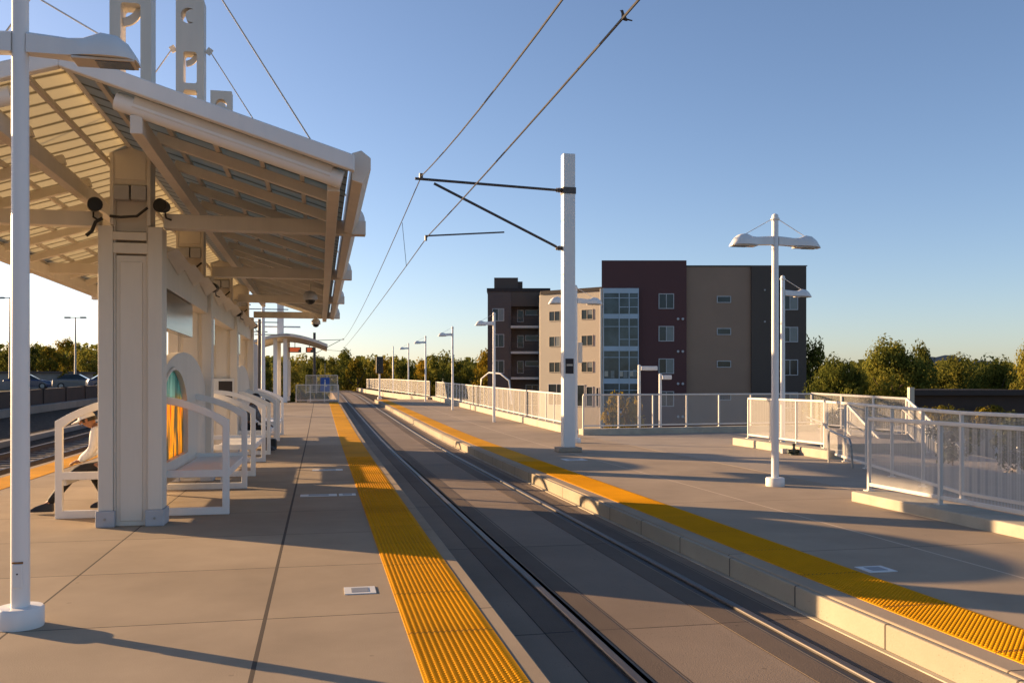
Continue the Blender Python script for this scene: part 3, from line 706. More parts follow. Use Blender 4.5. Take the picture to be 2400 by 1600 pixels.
# ------------------------------------------------------------------ fences
def fence(pts, label, h=1.08, base=None, spacing=1.3, name='mesh_fence', top=.055, zb=.10, post=.05, endpost=True, cat='fence', tilt=0):
    """white framed fence along a polyline of (x, y, z) points; each leg is its own run of mesh"""
    p0 = Vector(pts[0]); t = thing(name, label, cat, p0, 0)
    for a, b in zip(pts, pts[1:]):
        a, b = Vector(a) - p0, Vector(b) - p0; d = b - a; n = max(1, round(Vector((d.x, d.y)).length / spacing)); ang = math.atan2(d.y, d.x)
        for i in range(n + 1):
            if i == n and b != Vector(pts[-1]) - p0: continue
            q = a + d * i / n
            MB().box((q.x, q.y, q.z + h / 2), (post, post, h), ang).build('post', M['fpaint'], t, bevel=.006)
            MB().box((q.x, q.y, q.z + .008), (post * 2.4, post * 2.4, .016), ang).build('foot_plate', M['fpaint'], t)
        up = Vector((0, 0, 1))
        MB().bar(a + up * (h + .02), b + up * (h + .02), .06, top).build('top_rail', M['fpaint'], t, bevel=.01)
        MB().bar(a + up * zb, b + up * zb, .035, .05).build('bottom_rail', M['fpaint'], t, bevel=.006)
        # mesh in a frame whose local x runs along the fence
        L = Vector((d.x, d.y)).length
        m = MB(); v = [m.bm.verts.new(p) for p in ((0, 0, zb + .025), (L, 0, d.z + zb + .025), (L, 0, d.z + h), (0, 0, h))]; m.bm.faces.new(v)
        o = m.build('mesh_panel', M['mesh'], t); o.location = a + Vector((0, 0, 0)); o.rotation_euler = (0, 0, ang)
    return t
def curb(pts, wd, h, label, dz=0):
    t = MB()
    for a, b in zip(pts, pts[1:]): t.bar((a[0], a[1], a[2] + h / 2 - .01), (b[0], b[1], b[2] + h / 2 - .01), wd, h + .02)
    return st(t.build('kerb', M['curbcast'], bevel=.02))
# long fence of the right platform
fp = [(8.45, y, zg(y) + .24) for y in (31.6, 40, 50, 60, 68)]
fence(fp, 'long sunlit cream mesh fence on a white kerb along the far right platform', spacing=1.28)
curb([(8.45, y, zg(y)) for y in (31.2, 40, 50, 60, 70)], .34, .25, '')
fp = [(8.1, 69, zg(69) + .2), (6.6, 86, zg(86) + .2), (5.9, 120, zg(120) + .2)]
fence(fp, 'grey mesh fence beyond the platform end, behind the black signal', spacing=2.6, h=1.15)
MB_ = MB()
for a, b2 in zip([(8.1, 69), (6.0, 86), (5.3, 110), (4.7, 170)], [(6.0, 86), (5.3, 110), (4.7, 170), (4.5, 240)]): MB_.bar((a[0], a[1], zg(a[1]) - .2), (b2[0], b2[1], zg(b2[1]) - .2), .35, .75)
tag(MB_.build('parapet_wall', M['curbcast'], bevel=.03), 'pale sunlit parapet sweeping along the track past the platform end', 'parapet')
st(strip(4.1, 6.5, 70, 240, -1.4, -.25).build('track_bed', M['ballast']))
# cross fence in front of the apartments
fence([(8.75, 30.0, .2), (18.0, 31.3, .2)], 'mesh fence across the back of the concourse below the maroon and taupe walls', spacing=1.28, h=1.14)
curb([(8.65, 29.95, 0), (18.1, 31.25, 0)], .4, .21, '')
# short fence on a lit kerb, then the fence bending towards the viewer
fence([(11.85, 24.0, .2), (11.85, 20.0, .2)], 'short mesh fence on a cream kerb right of the twin arm lamp', spacing=1.33, h=1.10)
curb([(11.78, 24.35, 0), (11.7, 19.2, 0)], .5, .2, '')
fence([(11.85, 19.9, .02), (9.35, 12.0, .02), (9.35, 4.2, .02)], 'mesh fence bending behind the near walkway fence on the right', spacing=1.75, h=1.27)
fence([(8.05, 12.35, .14), (8.05, 4.3, .14)], 'near mesh fence on a low cream kerb at the right edge of the photo', spacing=1.6, h=1.06)
curb([(8.03, 12.35, 0), (8.03, 1.0, 0)], .56, .145, '')
# stair fence and stairs
fence([(18.0, 31.3, .15), (19.75, 28.1, .0), (19.75, 25.0, -1.75), (19.75, 22.2, -3.3)], 'white sunlit stair fence turning down at the right', spacing=1.2, h=1.2, top=.08, post=.065)
fence([(17.45, 28.0, .0), (17.45, 25.0, -1.75), (17.45, 22.2, -3.3)], 'sloping inner fence of the exit stairs', spacing=1.5, h=1.0)
sb = MB()
for i in range(20): sb.bx(17.5, 19.7, 28.1 - .3 * (i + 1), 28.1 - .3 * i, -4.4, -.17 * (i + 1))
sb.build('exit_stairs', M['stairs']); tag(bpy.data.objects['exit_stairs'], 'concrete exit stairs going down between two mesh fences at the right', 'stairs')
for (x, lb) in ((17.62, 'left'), (19.58, 'right')):
    t = thing('handrail', 'dark tubular handrail on the %s side of the exit stairs' % lb, 'handrail', (x, 28.1, 0), 0, 'stair handrails')
    MB().tube([(0, .75, .55), (0, .9, .7), (0, .8, .88), (0, .4, .9), (0, 0, .86), (0, -3.0, -.88), (0, -5.6, -2.4)], .025, 8).build('tube', M['metal'], t, smooth=True)
    for q in (.0, -1.5, -3.0): MB().tube([(0, q, .84 + .58 * q), (0, q, -.02 + .58 * q)], .02, 6).build('post', M['metal'], t)
# ramp handrail by the bend of the fence
t = thing('handrail', 'curved grey handrail where the ramp meets the bending fence', 'handrail', (10.8, 17.2, 0))
MB().tube([(-.35, -.6, .05), (-.35, -.55, .5), (-.3, -.4, .62), (.2, 1.2, .72), (1.2, 3.2, .80), (2.4, 6.0, .82)], .025, 8).build('tube', M['metal'], t, smooth=True)
for q in ((.2, 1.2), (1.2, 3.2)): MB().tube([(q[0], q[1], .72), (q[0], q[1], 0)], .02, 6).build('post', M['metal'], t)
# valve on the kerb and grey box beside it
t = thing('standpipe_valve', 'small dark green pipe valve on the ground against the cream kerb', 'valve', (11.34, 20.55, 0))
MB().lathe([(.11, 0), (.11, .04), (.06, .06), (.055, .14), (.035, .17), (.035, .24), (.05, .25), (.05, .28)], seg=14).build('body', M['valve'], t, smooth=True)
MB().lathe([(.05, -.16), (.05, .16)], (0, 0, .09), 12, 'X').build('outlet', M['valve'], t, smooth=True)
c = MB(); c.bx(-.08, .08, -.06, .06, 0, .12); tag(c.build('junction_box', M['greybase'], None, bevel=.01, loc=(11.36, 21.05, 0)), 'little grey box on the ground beside the green valve', 'junction box')
t = thing('bollard', 'thin white marker post among the rocks behind the near fence', 'bollard', (15.4, 17.9, -.4))
MB().lathe([(.045, 0), (.045, .72), (.03, .75)], seg=12).build('post', M['white'], t, smooth=True)
# curved white pipe behind the lamp at the long fence
tag(MB().tube([(9.0, 52, 1.0), (9.05, 51.8, 2.0), (9.4, 51.3, 2.35), (9.9, 50.5, 2.3), (10.3, 50, 1.9), (10.4, 49.8, .6)], .05, 8).build('vent_pipe', M['white'], None, smooth=True), 'curved pale pipe rising above the long cream fence', 'pipe')
# planting bed beyond the concourse
b = MB(); nx, ny = 14, 18
vs = [[b.bm.verts.new((13.2 + i * 1.1 if i < 4 else 13.2 + i * 1.6, 2 + j * 1.4, -.15 - .045 * i - .12 * rnd.random() - (.10 * max(0, i - 3)))) for j in range(ny)] for i in range(nx)]
for i in range(nx - 1):
    for j in range(ny - 1):
        x = vs[i][j].co.x
        if 17.0 < x < 20.5 and vs[i][j].co.y > 20.5: continue
        b.bm.faces.new((vs[i][j], vs[i + 1][j], vs[i + 1][j + 1], vs[i][j + 1]))
st(b.build('planting_bed', M['gravel'], None, smooth=True))
for i in range(14):
    x, y = 13.7 + 2.6 * rnd.random(), 13 + 6.5 * rnd.random()
    if i > 7: x, y = 14.5 + 4 * rnd.random(), 8 + 8 * rnd.random()
    r = .08 + .16 * rnd.random()
    bm = bmesh.new(); bmesh.ops.create_icosphere(bm, subdivisions=2, radius=r)
    for v in bm.verts: v.co *= .75 + .5 * rnd.random(); v.co.z *= .7
    m = MB(); m.bm.free(); m.bm = bm
    o = m.build('rock', M['rock'], None, loc=(x, y, -.22 - .05 * (x - 13.2)))
    tag(o, 'rough pinkish landscape rock in the gravel behind the near fence', 'rock', 'rocks in the gravel bed')

# ------------------------------------------------------------------ far shelter and platform end
s2 = thing('platform_shelter', 'distant second shelter with a shallow curved roof and orange displays', 'shelter', (-2.2, 66, zg(64)))
n = 12; hw = 2.7
def prof(z0, z1, r0=1.0): return [(-hw + 2 * hw * i / n, z0 + (z1 - z0) * (1 - abs(-1 + 2 * i / n) ** 1.6)) for i in range(n + 1)]
lo, hi = prof(3.72, 4.42), prof(3.92, 4.62)
MB().loft([[(x, y, z) for x, z in lo + hi[::-1]] for y in (-3.2, 6)]).build('roof', M['cream'], s2, bevel=.01)
for x in (-.75, -.1):
    for y in (-2.2, 3.6): MB().bx(x - .13, x + .13, y - .13, y + .13, 0, 4.3).build('column', M['white'], s2)
MB().bx(-.08, .08, -2.2, 3.6, .4, 2.9).build('wall_panel', M['cream'], s2)
MB().bx(-.62, -.2, -2.35, -2.05, 4.4, 8.2).build('mast', M['white'], s2)
MB().bx(-2.0, .9, -2.28, -2.12, 5.05, 5.15).build('mast_arm', M['white'], s2)
for (x0, x1, lb) in ((.12, .95, 'wider orange lit message display hanging under the distant shelter roof'), (1.25, 1.75, 'narrower red orange lit display near the edge of the distant shelter roof')):
    t = thing('message_display', lb, 'display', (-2.2, 63.9, zg(64)), 0, 'lit displays under the distant shelter')
    MB().bx(x0, x1, -.1, .1, 3.38, 3.74).build('case', M['bronze'], t, bevel=.02)
    for r_ in range(2): MB().bx(x0 + .08, x1 - .08 - .1 * r_, -.112, -.103, 3.58 - .14 * r_, 3.68 - .14 * r_).build('text_line', M['led'], t)
    MB().tube([((x0 + x1) / 2, 0, 3.74), ((x0 + x1) / 2, 0, 4.1)], .03, 6).build('hanger', M['cream'], t)
fence([(-1.6, 64.3, zg(64) + .02), (1.25, 64.3, zg(64) + .02)], 'white railing across the far end of the bench platform', spacing=.95, h=1.15)
b = MB(); b.bx(-.9, 1.25, 65.2, 70, zg(64) - 1, zg(64) + .1); tag(b.build('ramp_block', M['barrier']), 'grey concrete ramp block behind the railing at the bench platform end', 'ramp')
fence([(-1.0, 68, zg(68) + .5), (1.25, 68, zg(68) + .5)], 'raised white railing carrying the blue sign at the bench platform end', spacing=.8, h=1.3)
t = thing('information_sign', 'small blue sign with a white symbol on the raised railing at the platform end', 'sign', (.35, 67.9, zg(68) + .5))
MB().bx(-.33, .33, -.03, .03, .15, 1.15).build('panel', M['bluesign'], t, bevel=.02)
MB().lathe([(.06, -.042), (.06, -.032)], (0, 0, .95), 12, 'Y').build('symbol', M['plate'], t)
c = MB(); c.bx(-.05, .05, -.042, -.032, .55, .86); c.bx(-.05, .16, -.042, -.032, .5, .58); c.build('symbol', M['plate'], t)
MB().tube([(0, 0, 1.15), (0, 0, 2.2)], .02, 6).build('pole', M['metal'], t)

# ------------------------------------------------------------------ left side: barrier, wall, road, cars
b = strip(-16.2, -15.75, -8, 300, -.5, .12); tag(b.build('concrete_barrier', M['barrier'], bevel=.02), 'low pale concrete barrier at the foot of the dark sound wall on the left', 'barrier')
t = thing('sound_wall', 'long dark brown panelled sound wall beyond the gravel track on the left', 'wall', (-16.45, 0, 0))
strip(-.12, .12, -8, 300, .0, 1.0).build('wall', M['brick'], t)
for i in range(44): MB().bx(-.17, .19, i * 5 - .14, i * 5 + .14, .0, 1.05 + zg(i * 5)).build('pilaster', M['brick'], t)
b = MB(); b.bx(-29.4, -29.0, -60, 400, 1.1, 1.95); tag(b.build('highway_barrier', M['barrier']), 'long grey highway barrier behind the dark sound wall', 'barrier')
t = thing('warehouse', 'low grey flat roofed building in front of the left trees', 'building', cg(-64, 118, 1.15), -TH)
MB().bx(-7, 6, 0, 9, 0, 1.9).build('wall', M['barrier'], t); MB().bx(-7.3, 6.3, -.3, 9.3, 1.9, 2.15).build('roof', M['charc'], t)
cars = [('white', (.6, .6, .6)), ('silver', (.3, .31, .33)), ('dark blue', (.02, .035, .09)), ('black', (.012, .012, .014)), ('grey', (.12, .12, .125))]
def car(l, d, cn, c, label, rz):
    t = thing('parked_car', label, 'car', cg(l, d, 1.16), rz, 'cars beyond the left sound wall')
    cp = carpaint(cn.replace(' ', '_') + '_car_paint', c)
    def ring(x, z0, z1, wd): return [(x, -wd, z0), (x, wd, z0), (x, wd, z1 - .1), (x, wd * .9, z1), (x, -wd * .9, z1), (x, -wd, z1 - .1)]
    MB().loft([ring(-2.2, .35, .75, .75), ring(-2.1, .25, .95, .86), ring(-1.2, .22, 1.0, .89), ring(0, .22, .98, .9), ring(1.1, .22, .95, .89), ring(2.0, .25, .82, .84), ring(2.2, .35, .65, .72)]).build('body', cp, t, smooth=True)
    MB().loft([[(-1.75, -.78, .97), (-1.75, .78, .97), (-1.75, .7, 1.0), (-1.75, -.7, 1.0)], [(-1.1, -.78, .97), (-1.1, .78, .97), (-1.1, .62, 1.42), (-1.1, -.62, 1.42)], [(.2, -.78, .96), (.2, .78, .96), (.2, .62, 1.46), (.2, -.62, 1.46)], [(1.05, -.78, .94), (1.05, .78, .94), (1.05, .72, .98), (1.05, -.72, .98)]]).build('windows', M['pane'], t)
    MB().bx(-1.1, .2, -.6, .6, 1.445, 1.49).build('roof', cp, t, bevel=.02)
    for x in (-1.35, 1.35):
        for y in (-.8, .8):
            wv = MB().lathe([(.32, -.1), (.33, -.06), (.33, .06), (.32, .1)], (x, y, .33), 16, 'Y').build('wheel', M['tyre'], t); MB().lathe([(.2, -.11), (.2, .11)], (x, y, .33), 12, 'Y').build('rim', M['metal'], wv)
    for y in (-.6, .6): MB().bx(2.1, 2.215, y - .14, y + .14, .6, .74).build('headlight', M['plate'], t)
cl = [(-42.6, 90, 4, 'grey car just right of the left lamp post, beyond the sound wall'), (-37.5, 86, 2, 'dark blue car beyond the sound wall, near the shelter column'), (-35.0, 88, 0, 'white car beyond the sound wall, closest to the shelter column'), (-40.2, 96, 3, 'black car behind the others beyond the sound wall'), (-48.5, 92, 2, 'dark blue car at the far left beyond the sound wall'), (-38.6, 101, 1, 'pale silver car parked farthest back beyond the sound wall')]
for i, (l, d, k, lb) in enumerate(cl): car(l, d, cars[k][0] + str(i) if 0 else cars[k][0], cars[k][1], lb, .2 + .5 * rnd.random() - TH)
for (l, d, h, lb) in ((-52.0, 95, 9.4, 'tall thin highway light mast at the left edge of the photo'), (-49.5, 104, 8.0, 'tall thin highway light mast above the trees left of the shelter column')):
    t = thing('light_mast', lb, 'light mast', cg(l, d, 1.16), -TH, 'highway light masts')
    MB().lathe([(.14, 0), (.07, h)], seg=10).build('pole', M['metal'], t, smooth=True)
    MB().bx(-.9, .9, -.05, .05, h, h + .08).build('arm', M['metal'], t)
    for x in (-.9, .9): MB().bx(x - .3, x + .3, -.15, .15, h - .06, h + .12).build('lamp', M['metal'], t)

# ------------------------------------------------------------------ apartments
DB = 87.0
ap = thing('apartment_building', 'modern apartment block of maroon, taupe, charcoal and tan walls with a glazed bay', 'building', cg(0, DB, -4.2), -TH)
ZB = 4.2                                       # local z of world zero
def wall(name, poly, z0, z1, m):
    o = MB().loft([[(x, y, z) for x, y in poly] for z in (z0 + ZB, z1 + ZB)]).build(name, m, ap); return o
w_red = wall('maroon_wall', [(8.5, 0), (16.55, 0), (16.55, 16), (10.9, 22)], -4.2, 13.4, M['red'])
w_tau = wall('taupe_wall', [(16.56, .35), (22.74, .35), (22.74, 16), (16.56, 16)], -4.2, 12.85, M['taupe'])
w_cha = wall('charcoal_wall', [(22.75, .1), (27.95, .1), (28.6, 16), (22.75, 16)], -4.2, 12.9, M['charc'])
TW = Matrix.Translation((3.3, 21.5, 0)) @ Matrix.Rotation(R(-36), 4, 'Z')
w_tan = wall('tan_wall', [(3.3, 21.5), (3.3 + 9.3, 21.5 - 9.3 * math.tan(R(36))), (14, 30), (3.3, 30)], -4.2, 12.2, M['tan'])
KD = 1.066; FV = 25.5
def du(u): return u * KD
def dz(z): return 1.75 + (z - 1.75) * KD
w_dk = wall('umber_wall', [(du(-2.8), FV), (du(-.1), FV), (du(-.1), 40), (du(-2.8), 40)], -4.2, dz(12.3), M['umber'])
w_dk2 = wall('balcony_wall', [(du(-.1) + .01, FV + 1.6), (4.6, FV + 1.6), (4.6, 40), (du(-.1) + .01, 40)], -4.2, dz(12.2), M['umber'])
MB().bx(du(-.1) + .01, 4.6, FV, FV + 1.59, dz(10.6) + ZB, dz(12.3) + ZB).build('balcony_head', M['charc'], ap)
cp = MB()
for (x0, x1, y0, y1, z) in ((du(-2.9), 4.7, FV - .1, 40, dz(12.3)),): cp.bx(x0, x1, y0, y1, z + ZB, z + .4 + ZB)
cp.loft([[(x, y, z) for x, y in ((3.36, 21.3), (12.6, 21.3 - 9.24 * math.tan(R(36))), (14, 30), (3.36, 30))] for z in (12.21 + ZB, 12.62 + ZB)])
cp.build('coping', M['roofdark'], ap)
cp = MB(); cp.bx(16.5, 28.1, .25, 15, 12.9 + ZB, 12.96 + ZB); cp.build('coping', M['roofdark'], ap)
MB().bx(du(-2.07), du(.7), FV + 1, FV + 6, dz(12.3) + .4 + ZB, dz(14.0) + ZB).build('penthouse', M['charc'], ap)
MB().bx(du(.7), du(1.23), FV + 1.5, FV + 5, dz(12.3) + .4 + ZB, dz(13.6) + ZB).build('penthouse', M['charc'], ap)
def win(parent, u0, u1, z0, z1, v, mull=(.5,), blind=0, fm='wframe', turned=False):
    """framed window standing on a wall face at depth v"""
    z0 += ZB; z1 += ZB; f = .07; b = MB()
    b.bx(u0, u1, v - .06, v - .004, z1 - f, z1); b.bx(u0, u1, v - .06, v - .004, z0, z0 + f)
    b.bx(u0, u0 + f, v - .06, v - .004, z0 + f, z1 - f); b.bx(u1 - f, u1, v - .06, v - .004, z0 + f, z1 - f)
    for q in mull:
        x = u0 + (u1 - u0) * q; b.bx(x - .03, x + .03, v - .055, v - .004, z0 + f, z1 - f)
    fo = b.build('window', M[fm], parent)
    if turned: fo.location = TW.translation; fo.rotation_euler = (0, 0, R(-36))
    MB().bx(u0 + f, u1 - f, v - .022, v - .006, z0 + f, z1 - f).build('pane', M['pane'], fo)
    if blind:
        x0 = u0 + f if blind == 1 else (u0 + u1) / 2 + .03
        x1 = (u0 + u1) / 2 - .03 if blind == 1 else u1 - f
        MB().bx(x0, x1, v - .026, v - .0225, z0 + f + (.0 if rnd.random() < .6 else .5), z1 - f).build('blind', M['blind'], fo)
    return fo
for i, (z1, z0) in enumerate(((10.25, 8.8), (7.17, 5.72), (4.1, 2.66), (1.0, -.45))):
    win(ap, 13.9, 15.36, z0, z1, 0, blind=(0, 2, 2, 0)[i])
    for u in (15.75, 16.2):
        zz = z0 - .95 + ZB
        MB().lathe([(.11, -.09), (.13, -.004)], (u, 0, zz), 10, 'Y').build('vent', M['wframe'], ap)
for (z1, z0) in ((10.05, 9.4), (7.0, 6.35), (3.9, 3.25), (.8, .15)): win(ap, 19.5, 20.85, z0, z1, .35, ())
for i, (z1, z0) in enumerate(((10.15, 8.7), (7.1, 5.65), (4.0, 2.5), (.9, -.6))): win(ap, 25.6, 27.15, z0, z1, .1, blind=2 if i != 2 else 0)
for (u, z) in ((24.0, 10.6), (24.0, 7.6)): MB().lathe([(.07, .0), (.09, .095)], (u, 0, z + ZB), 10, 'Y').build('vent', M['wframe'], ap)
# glazed corner bay
gb = MB().bx(8.62, 11.94, -.35, -.003, -4.2 + ZB, 10.7 + ZB).build('glazed_bay', M['curtain'], ap)
for (z0, z1) in ((10.25, 10.72), (7.85, 8.3), (4.8, 5.25), (1.72, 2.2), (-1.3, -.85)):
    MB().bx(8.58, 11.98, -.40, -.353, z0 + ZB, z1 + ZB).build('spandrel', M['bluegl'], gb)
mu = MB()
for u in (8.64, 10.12, 11.06, 11.92): mu.bx(u - .04, u + .04, -.42, -.353, -4.2 + ZB, 10.25 + ZB)
for z in (9.8, 7.1, 4.2, 1.1): mu.bx(8.68, 11.88, -.395, -.354, z + ZB - .03, z + ZB + .03)
for z in (8.95, 5.9, 2.9): mu.bx(10.16, 11.88, -.39, -.354, z + ZB - .03, z + ZB + .03)
mu.build('mullions', M['bluegl'], gb)
for (u, z, q) in ((8.9, 2.3, 0), (9.5, 2.25, 1), (10.3, 2.3, 0), (10.7, 2.28, 1), (11.3, 2.3, 0), (11.6, 2.35, 1)):
    MB().box((u, -.36, z + ZB + .35), (.34, .012, .5 + .2 * q)).build('interior_item', M['blind' if q else 'tan'], gb)
MB().bx(8.34, 8.56, -.25, -.02, -4.2 + ZB, 10.7 + ZB).build('downpipe', M['wframe'], ap)
# tan wing and dark wing windows
for i, (z1, z0) in enumerate(((10.2, 9.0), (7.25, 6.0), (4.25, 3.0))):
    for j, (u0, u1) in enumerate(((1.3, 2.9), (5.75, 7.3))): win(ap, u0, u1, z0, z1, 0, blind=(2 if (i + j) % 2 else 0), fm='tan', turned=True)
    win(ap, du(-2.27), du(-.9), dz(z0 - .1), dz(z1 + .15), FV, blind=2 if i == 0 else 0)
    win(ap, du(.6), du(1.35), dz(z0 - .1), dz(z1 + .1), FV + 1.6, ()); win(ap, du(1.55), du(3.2), dz(z1 - .55), dz(z1 + .1), FV + 1.6, ())
    zb = dz((8.1, 5.15, 2.2)[i]) + ZB
    bc = MB().bx(-.15, 4.0, FV - .3, FV + 1.59, zb, zb + .28).build('balcony', M['wframe'], ap)
    r_ = MB(); r_.bx(-.15, 3.9, FV - .28, FV - .23, zb + 1.25, zb + 1.31)
    for q in range(27): r_.bx(-.14 + q * .148, -.115 + q * .148, FV - .27, FV - .24, zb + .28, zb + 1.25)
    r_.build('railing', M['umber'], bc)
win(ap, 1.2, 3.6, -.8, 1.7, 0, (.5,), turned=True); win(ap, 4.9, 6.2, -.9, 1.6, 0, (), turned=True); win(ap, 6.4, 7.3, -.9, 1.4, 0, (), turned=True); win(ap, 7.7, 8.1, -.9, 1.3, 0, (), turned=True)
win(ap, 1.7, 3.3, -1.0, 1.6, FV + 1.6, (.5,))
MB().bx(27.98, 28.6, 3, 6, 7.6 + ZB, 7.8 + ZB).build('balcony', M['charc'], ap); q = MB()
for i in range(9): q.bx(28.52, 28.57, 3.05 + i * .35, 3.1 + i * .35, 7.8 + ZB, 8.9 + ZB)
q.bx(28.5, 28.6, 3, 6, 8.9 + ZB, 8.97 + ZB); q.bx(28.0, 28.55, 3.3, 3.5, 7.8 + ZB, 9.6 + ZB); q.build('balcony_rail', M['roofdark'], ap)
for u in (18.9, 21.9, 23.0): MB().bx(u - .25, u + .25, 4, 4.6, 12.97 + ZB, 13.15 + ZB).build('roof_unit', M['greybase'], ap)
# low dark building on the right
t = thing('low_building', 'low dark flat roofed building behind the stair fence at the right', 'building', cg(34, 58, -4.2), -TH)
def slab(x0, x1, y0, y1, z0, z1): return MB().loft([[(x0, y0, z), (x1, y0, z), (x1, y1, z), (x0 + (34 + x0) / 58 * (y1 - y0), y1, z)] for z in (z0, z1)])
slab(-8.6, 30, 0, 9, 0, 5.2).build('wall', M['brick'], t)
slab(-9.0, -1.2, -.4, 9.4, 5.2, 5.55).build('roof', M['roofdark'], t); slab(-1.1, 30, .6, 9.4, 5.2, 5.45).build('roof', M['roofdark'], t)
MB().bx(-9.05, -8.75, -.45, -.1, 3.4, 5.7).build('corner_post', M['tan'], t)
t = thing('grey_wall', 'grey plank wall behind the shrubs beyond the near fence', 'wall', cg(22, 42, -4.2), -TH)
MB().bx(-4.5, 14, 0, .3, 0, 4.0).build('wall', M['barrier'], t)
for u in range(12): MB().bx(-4.4 + u * 1.5, -4.25 + u * 1.5, -.06, -.004, 0, 4.0).build('batten', M['greybase'], t)
# far hill
h = MB(); n = 40
ring = [[cg(2900 + i * 90, 9000, -60 + 290 * math.exp(-((i - 13) / 5.0) ** 2) + 230 * math.exp(-((i - 21) / 6.0) ** 2) + 20 * math.sin(i * 1.7)) for i in range(n)], [cg(2900 + i * 90, 9000, -300) for i in range(n)], [cg(2900 + i * 90, 9900, -300) for i in range(n)]]
h.loft(ring, close=False); st(h.build('hills', M['hill'], None, smooth=True))

# ------------------------------------------------------------------ trees
def crown_mesh(seed, hgt, rad, nclump, nleaf, leaf, m, flat=1.0, name='crown'):
    """leaf sprays spread through clumps that fill an uneven crown; origin at the tree foot"""
    r = random.Random(seed); bm = bmesh.new(); cl = []
    z0 = hgt * .18
    for i in range(nclump):
        while True:
            x, y, z = r.uniform(-1, 1), r.uniform(-1, 1), r.uniform(-1, 1)
            q = x * x + y * y + z * z
            if .12 < q < 1: break
        zz = z0 + (hgt - z0) * (.5 + .5 * z)
        sh_ = (1 - max(0, z) ** 2 * .35) * r.uniform(.8, 1.12)
        cl.append((x * rad * sh_, y * rad * sh_, zz, rad * r.uniform(.20, .36)))
    for (cx, cy, cz, cr) in cl:
        for k in range(nleaf):
            d = Vector((r.gauss(0, 1), r.gauss(0, 1), r.gauss(0, .85))); d.normalize()
            p = Vector((cx, cy, cz)) + d * cr * r.uniform(.55, 1.05)
            nrm = (d + Vector((r.uniform(-.7, .7), r.uniform(-.7, .7), r.uniform(-.2, .9)))).normalized()
            a = nrm.orthogonal().normalized(); a.rotate(Matrix.Rotation(r.uniform(0, 6.28), 3, nrm)); b_ = nrm.cross(a)
            s_ = leaf * r.uniform(.6, 1.3)
            bm.faces.new([bm.verts.new(p + a * s_), bm.verts.new(p + b_ * s_ * .55), bm.verts.new(p - a * s_), bm.verts.new(p - b_ * s_ * .55)])
    me = bpy.data.meshes.new(name); bm.to_mesh(me); bm.free(); me.materials.append(m); return me
def trunk_mesh(seed, hgt, rad):
    r = random.Random(seed); b = MB(); t = hgt * .032
    b.tube([(0, 0, 0), (.02 * hgt, 0, hgt * .2), (0, .02 * hgt, hgt * .42), (0, 0, hgt * .75)], t, 8, t * .3)
    for i in range(7):
        a = i * 2.4 + r.random(); z = hgt * (.22 + .07 * i)
        b.tube([(0, 0, z), (math.cos(a) * rad * .4, math.sin(a) * rad * .4, z + hgt * .1), (math.cos(a) * rad * .72, math.sin(a) * rad * .72, z + hgt * .2)], t * .42, 6, t * .1)
    bmesh.ops.recalc_face_normals(b.bm, faces=b.bm.faces[:])
    me = bpy.data.meshes.new('trunk'); b.bm.to_mesh(me); b.bm.free(); me.materials.append(M['bark']); return me
CR = [crown_mesh(11 + i, 10, 4.0 + .4 * (i % 3), 46, 95, .26, M[('leaf', 'leafd', 'leaf', 'leafy', 'leafd')[i]]) for i in range(5)]
CRN = [crown_mesh(31 + i, 10, 4.2, 90, 210, .16, M[('leaf', 'leafd')[i]]) for i in range(2)]       # finer crowns for the nearer trees
TR = [trunk_mesh(3 + i, 10, 4.2) for i in range(3)]
def tree(xn, ytop, d, wpx, label, kind, base=-4.2, group='trees behind the station', near=False, name='tree'):
    l = (xn - 1200) * d / 2150; zt = 1.75 + (898 - ytop) * d / 2150; H = zt - base; W = wpx * d / 2150
    t = thing(name, label, 'tree', cg(l, d, base), rnd.uniform(0, 6.28), group)
    me = CRN[kind % 2] if near else CR[kind]
    for nm, m_ in (('trunk', TR[kind % 3]), ('crown', me)):
        o = bpy.data.objects.new(nm, m_); COL.objects.link(o); o.parent = t; o.scale = (W / 8.6, W / 8.6, H / 10.2)
    return t
tree(1900, 797, 100, 95, 'dark narrow tree touching the right edge of the charcoal apartment wall', 1)
tree(1965, 836, 66, 135, 'rounded tree between the apartments and the big full tree', 0, near=True)
tree(2092, 794, 68, 165, 'big full round tree, tallest right of the apartments', 0, near=True)
tree(2152, 806, 104, 80, 'dark tree showing behind the right side of the big full tree', 1)
tree(2235, 838, 71, 165, 'broad dark tree right of the big full tree, under the far hill', 1, near=True)
tree(2335, 842, 66, 140, 'yellowish green tree near the right edge of the photo', 0, near=True)
tree(2435, 790, 62, 130, 'tree cut by the right edge of the photo', 0, near=True)
tree(2290, 832, 84, 130, 'paler tree behind the gap near the right edge', 2)
tree(2030, 842, 74, 120, 'low tree behind the rounded and the big full tree', 4)
names_c = ['rounded tree left of the signal with a pointed top', 'short bushy tree just left of the signal', 'dense tree directly behind the signal', 'tree right of the signal with golden leaves', 'tree behind the gap before the farthest lamp', 'tree between the two farthest lamps', 'golden bush tree by the second farthest lamp', 'tree between the third and second lamps of the row', 'dark tree right of the third lamp of the row', 'dense tree behind the curved pipe', 'tree close to the left end of the apartments', 'golden tree touching the left wall of the apartments']
xs_c = [812, 838, 868, 900, 930, 958, 985, 1012, 1045, 1078, 1108, 1138]
for i, (x, nm) in enumerate(zip(xs_c, names_c)):
    tree(x, (818, 842, 838, 840, 834, 842, 846, 832, 828, 842, 838, 824)[i], (135, 128, 140, 130, 150, 138, 126, 142, 150, 136, 140, 122)[i], (88, 84, 92, 80, 90, 84, 70, 88, 92, 86, 84, 74)[i], nm, (0, 3, 1, 3, 0, 4, 3, 0, 1, 0, 2, 3)[i], group='trees beyond the long fence')
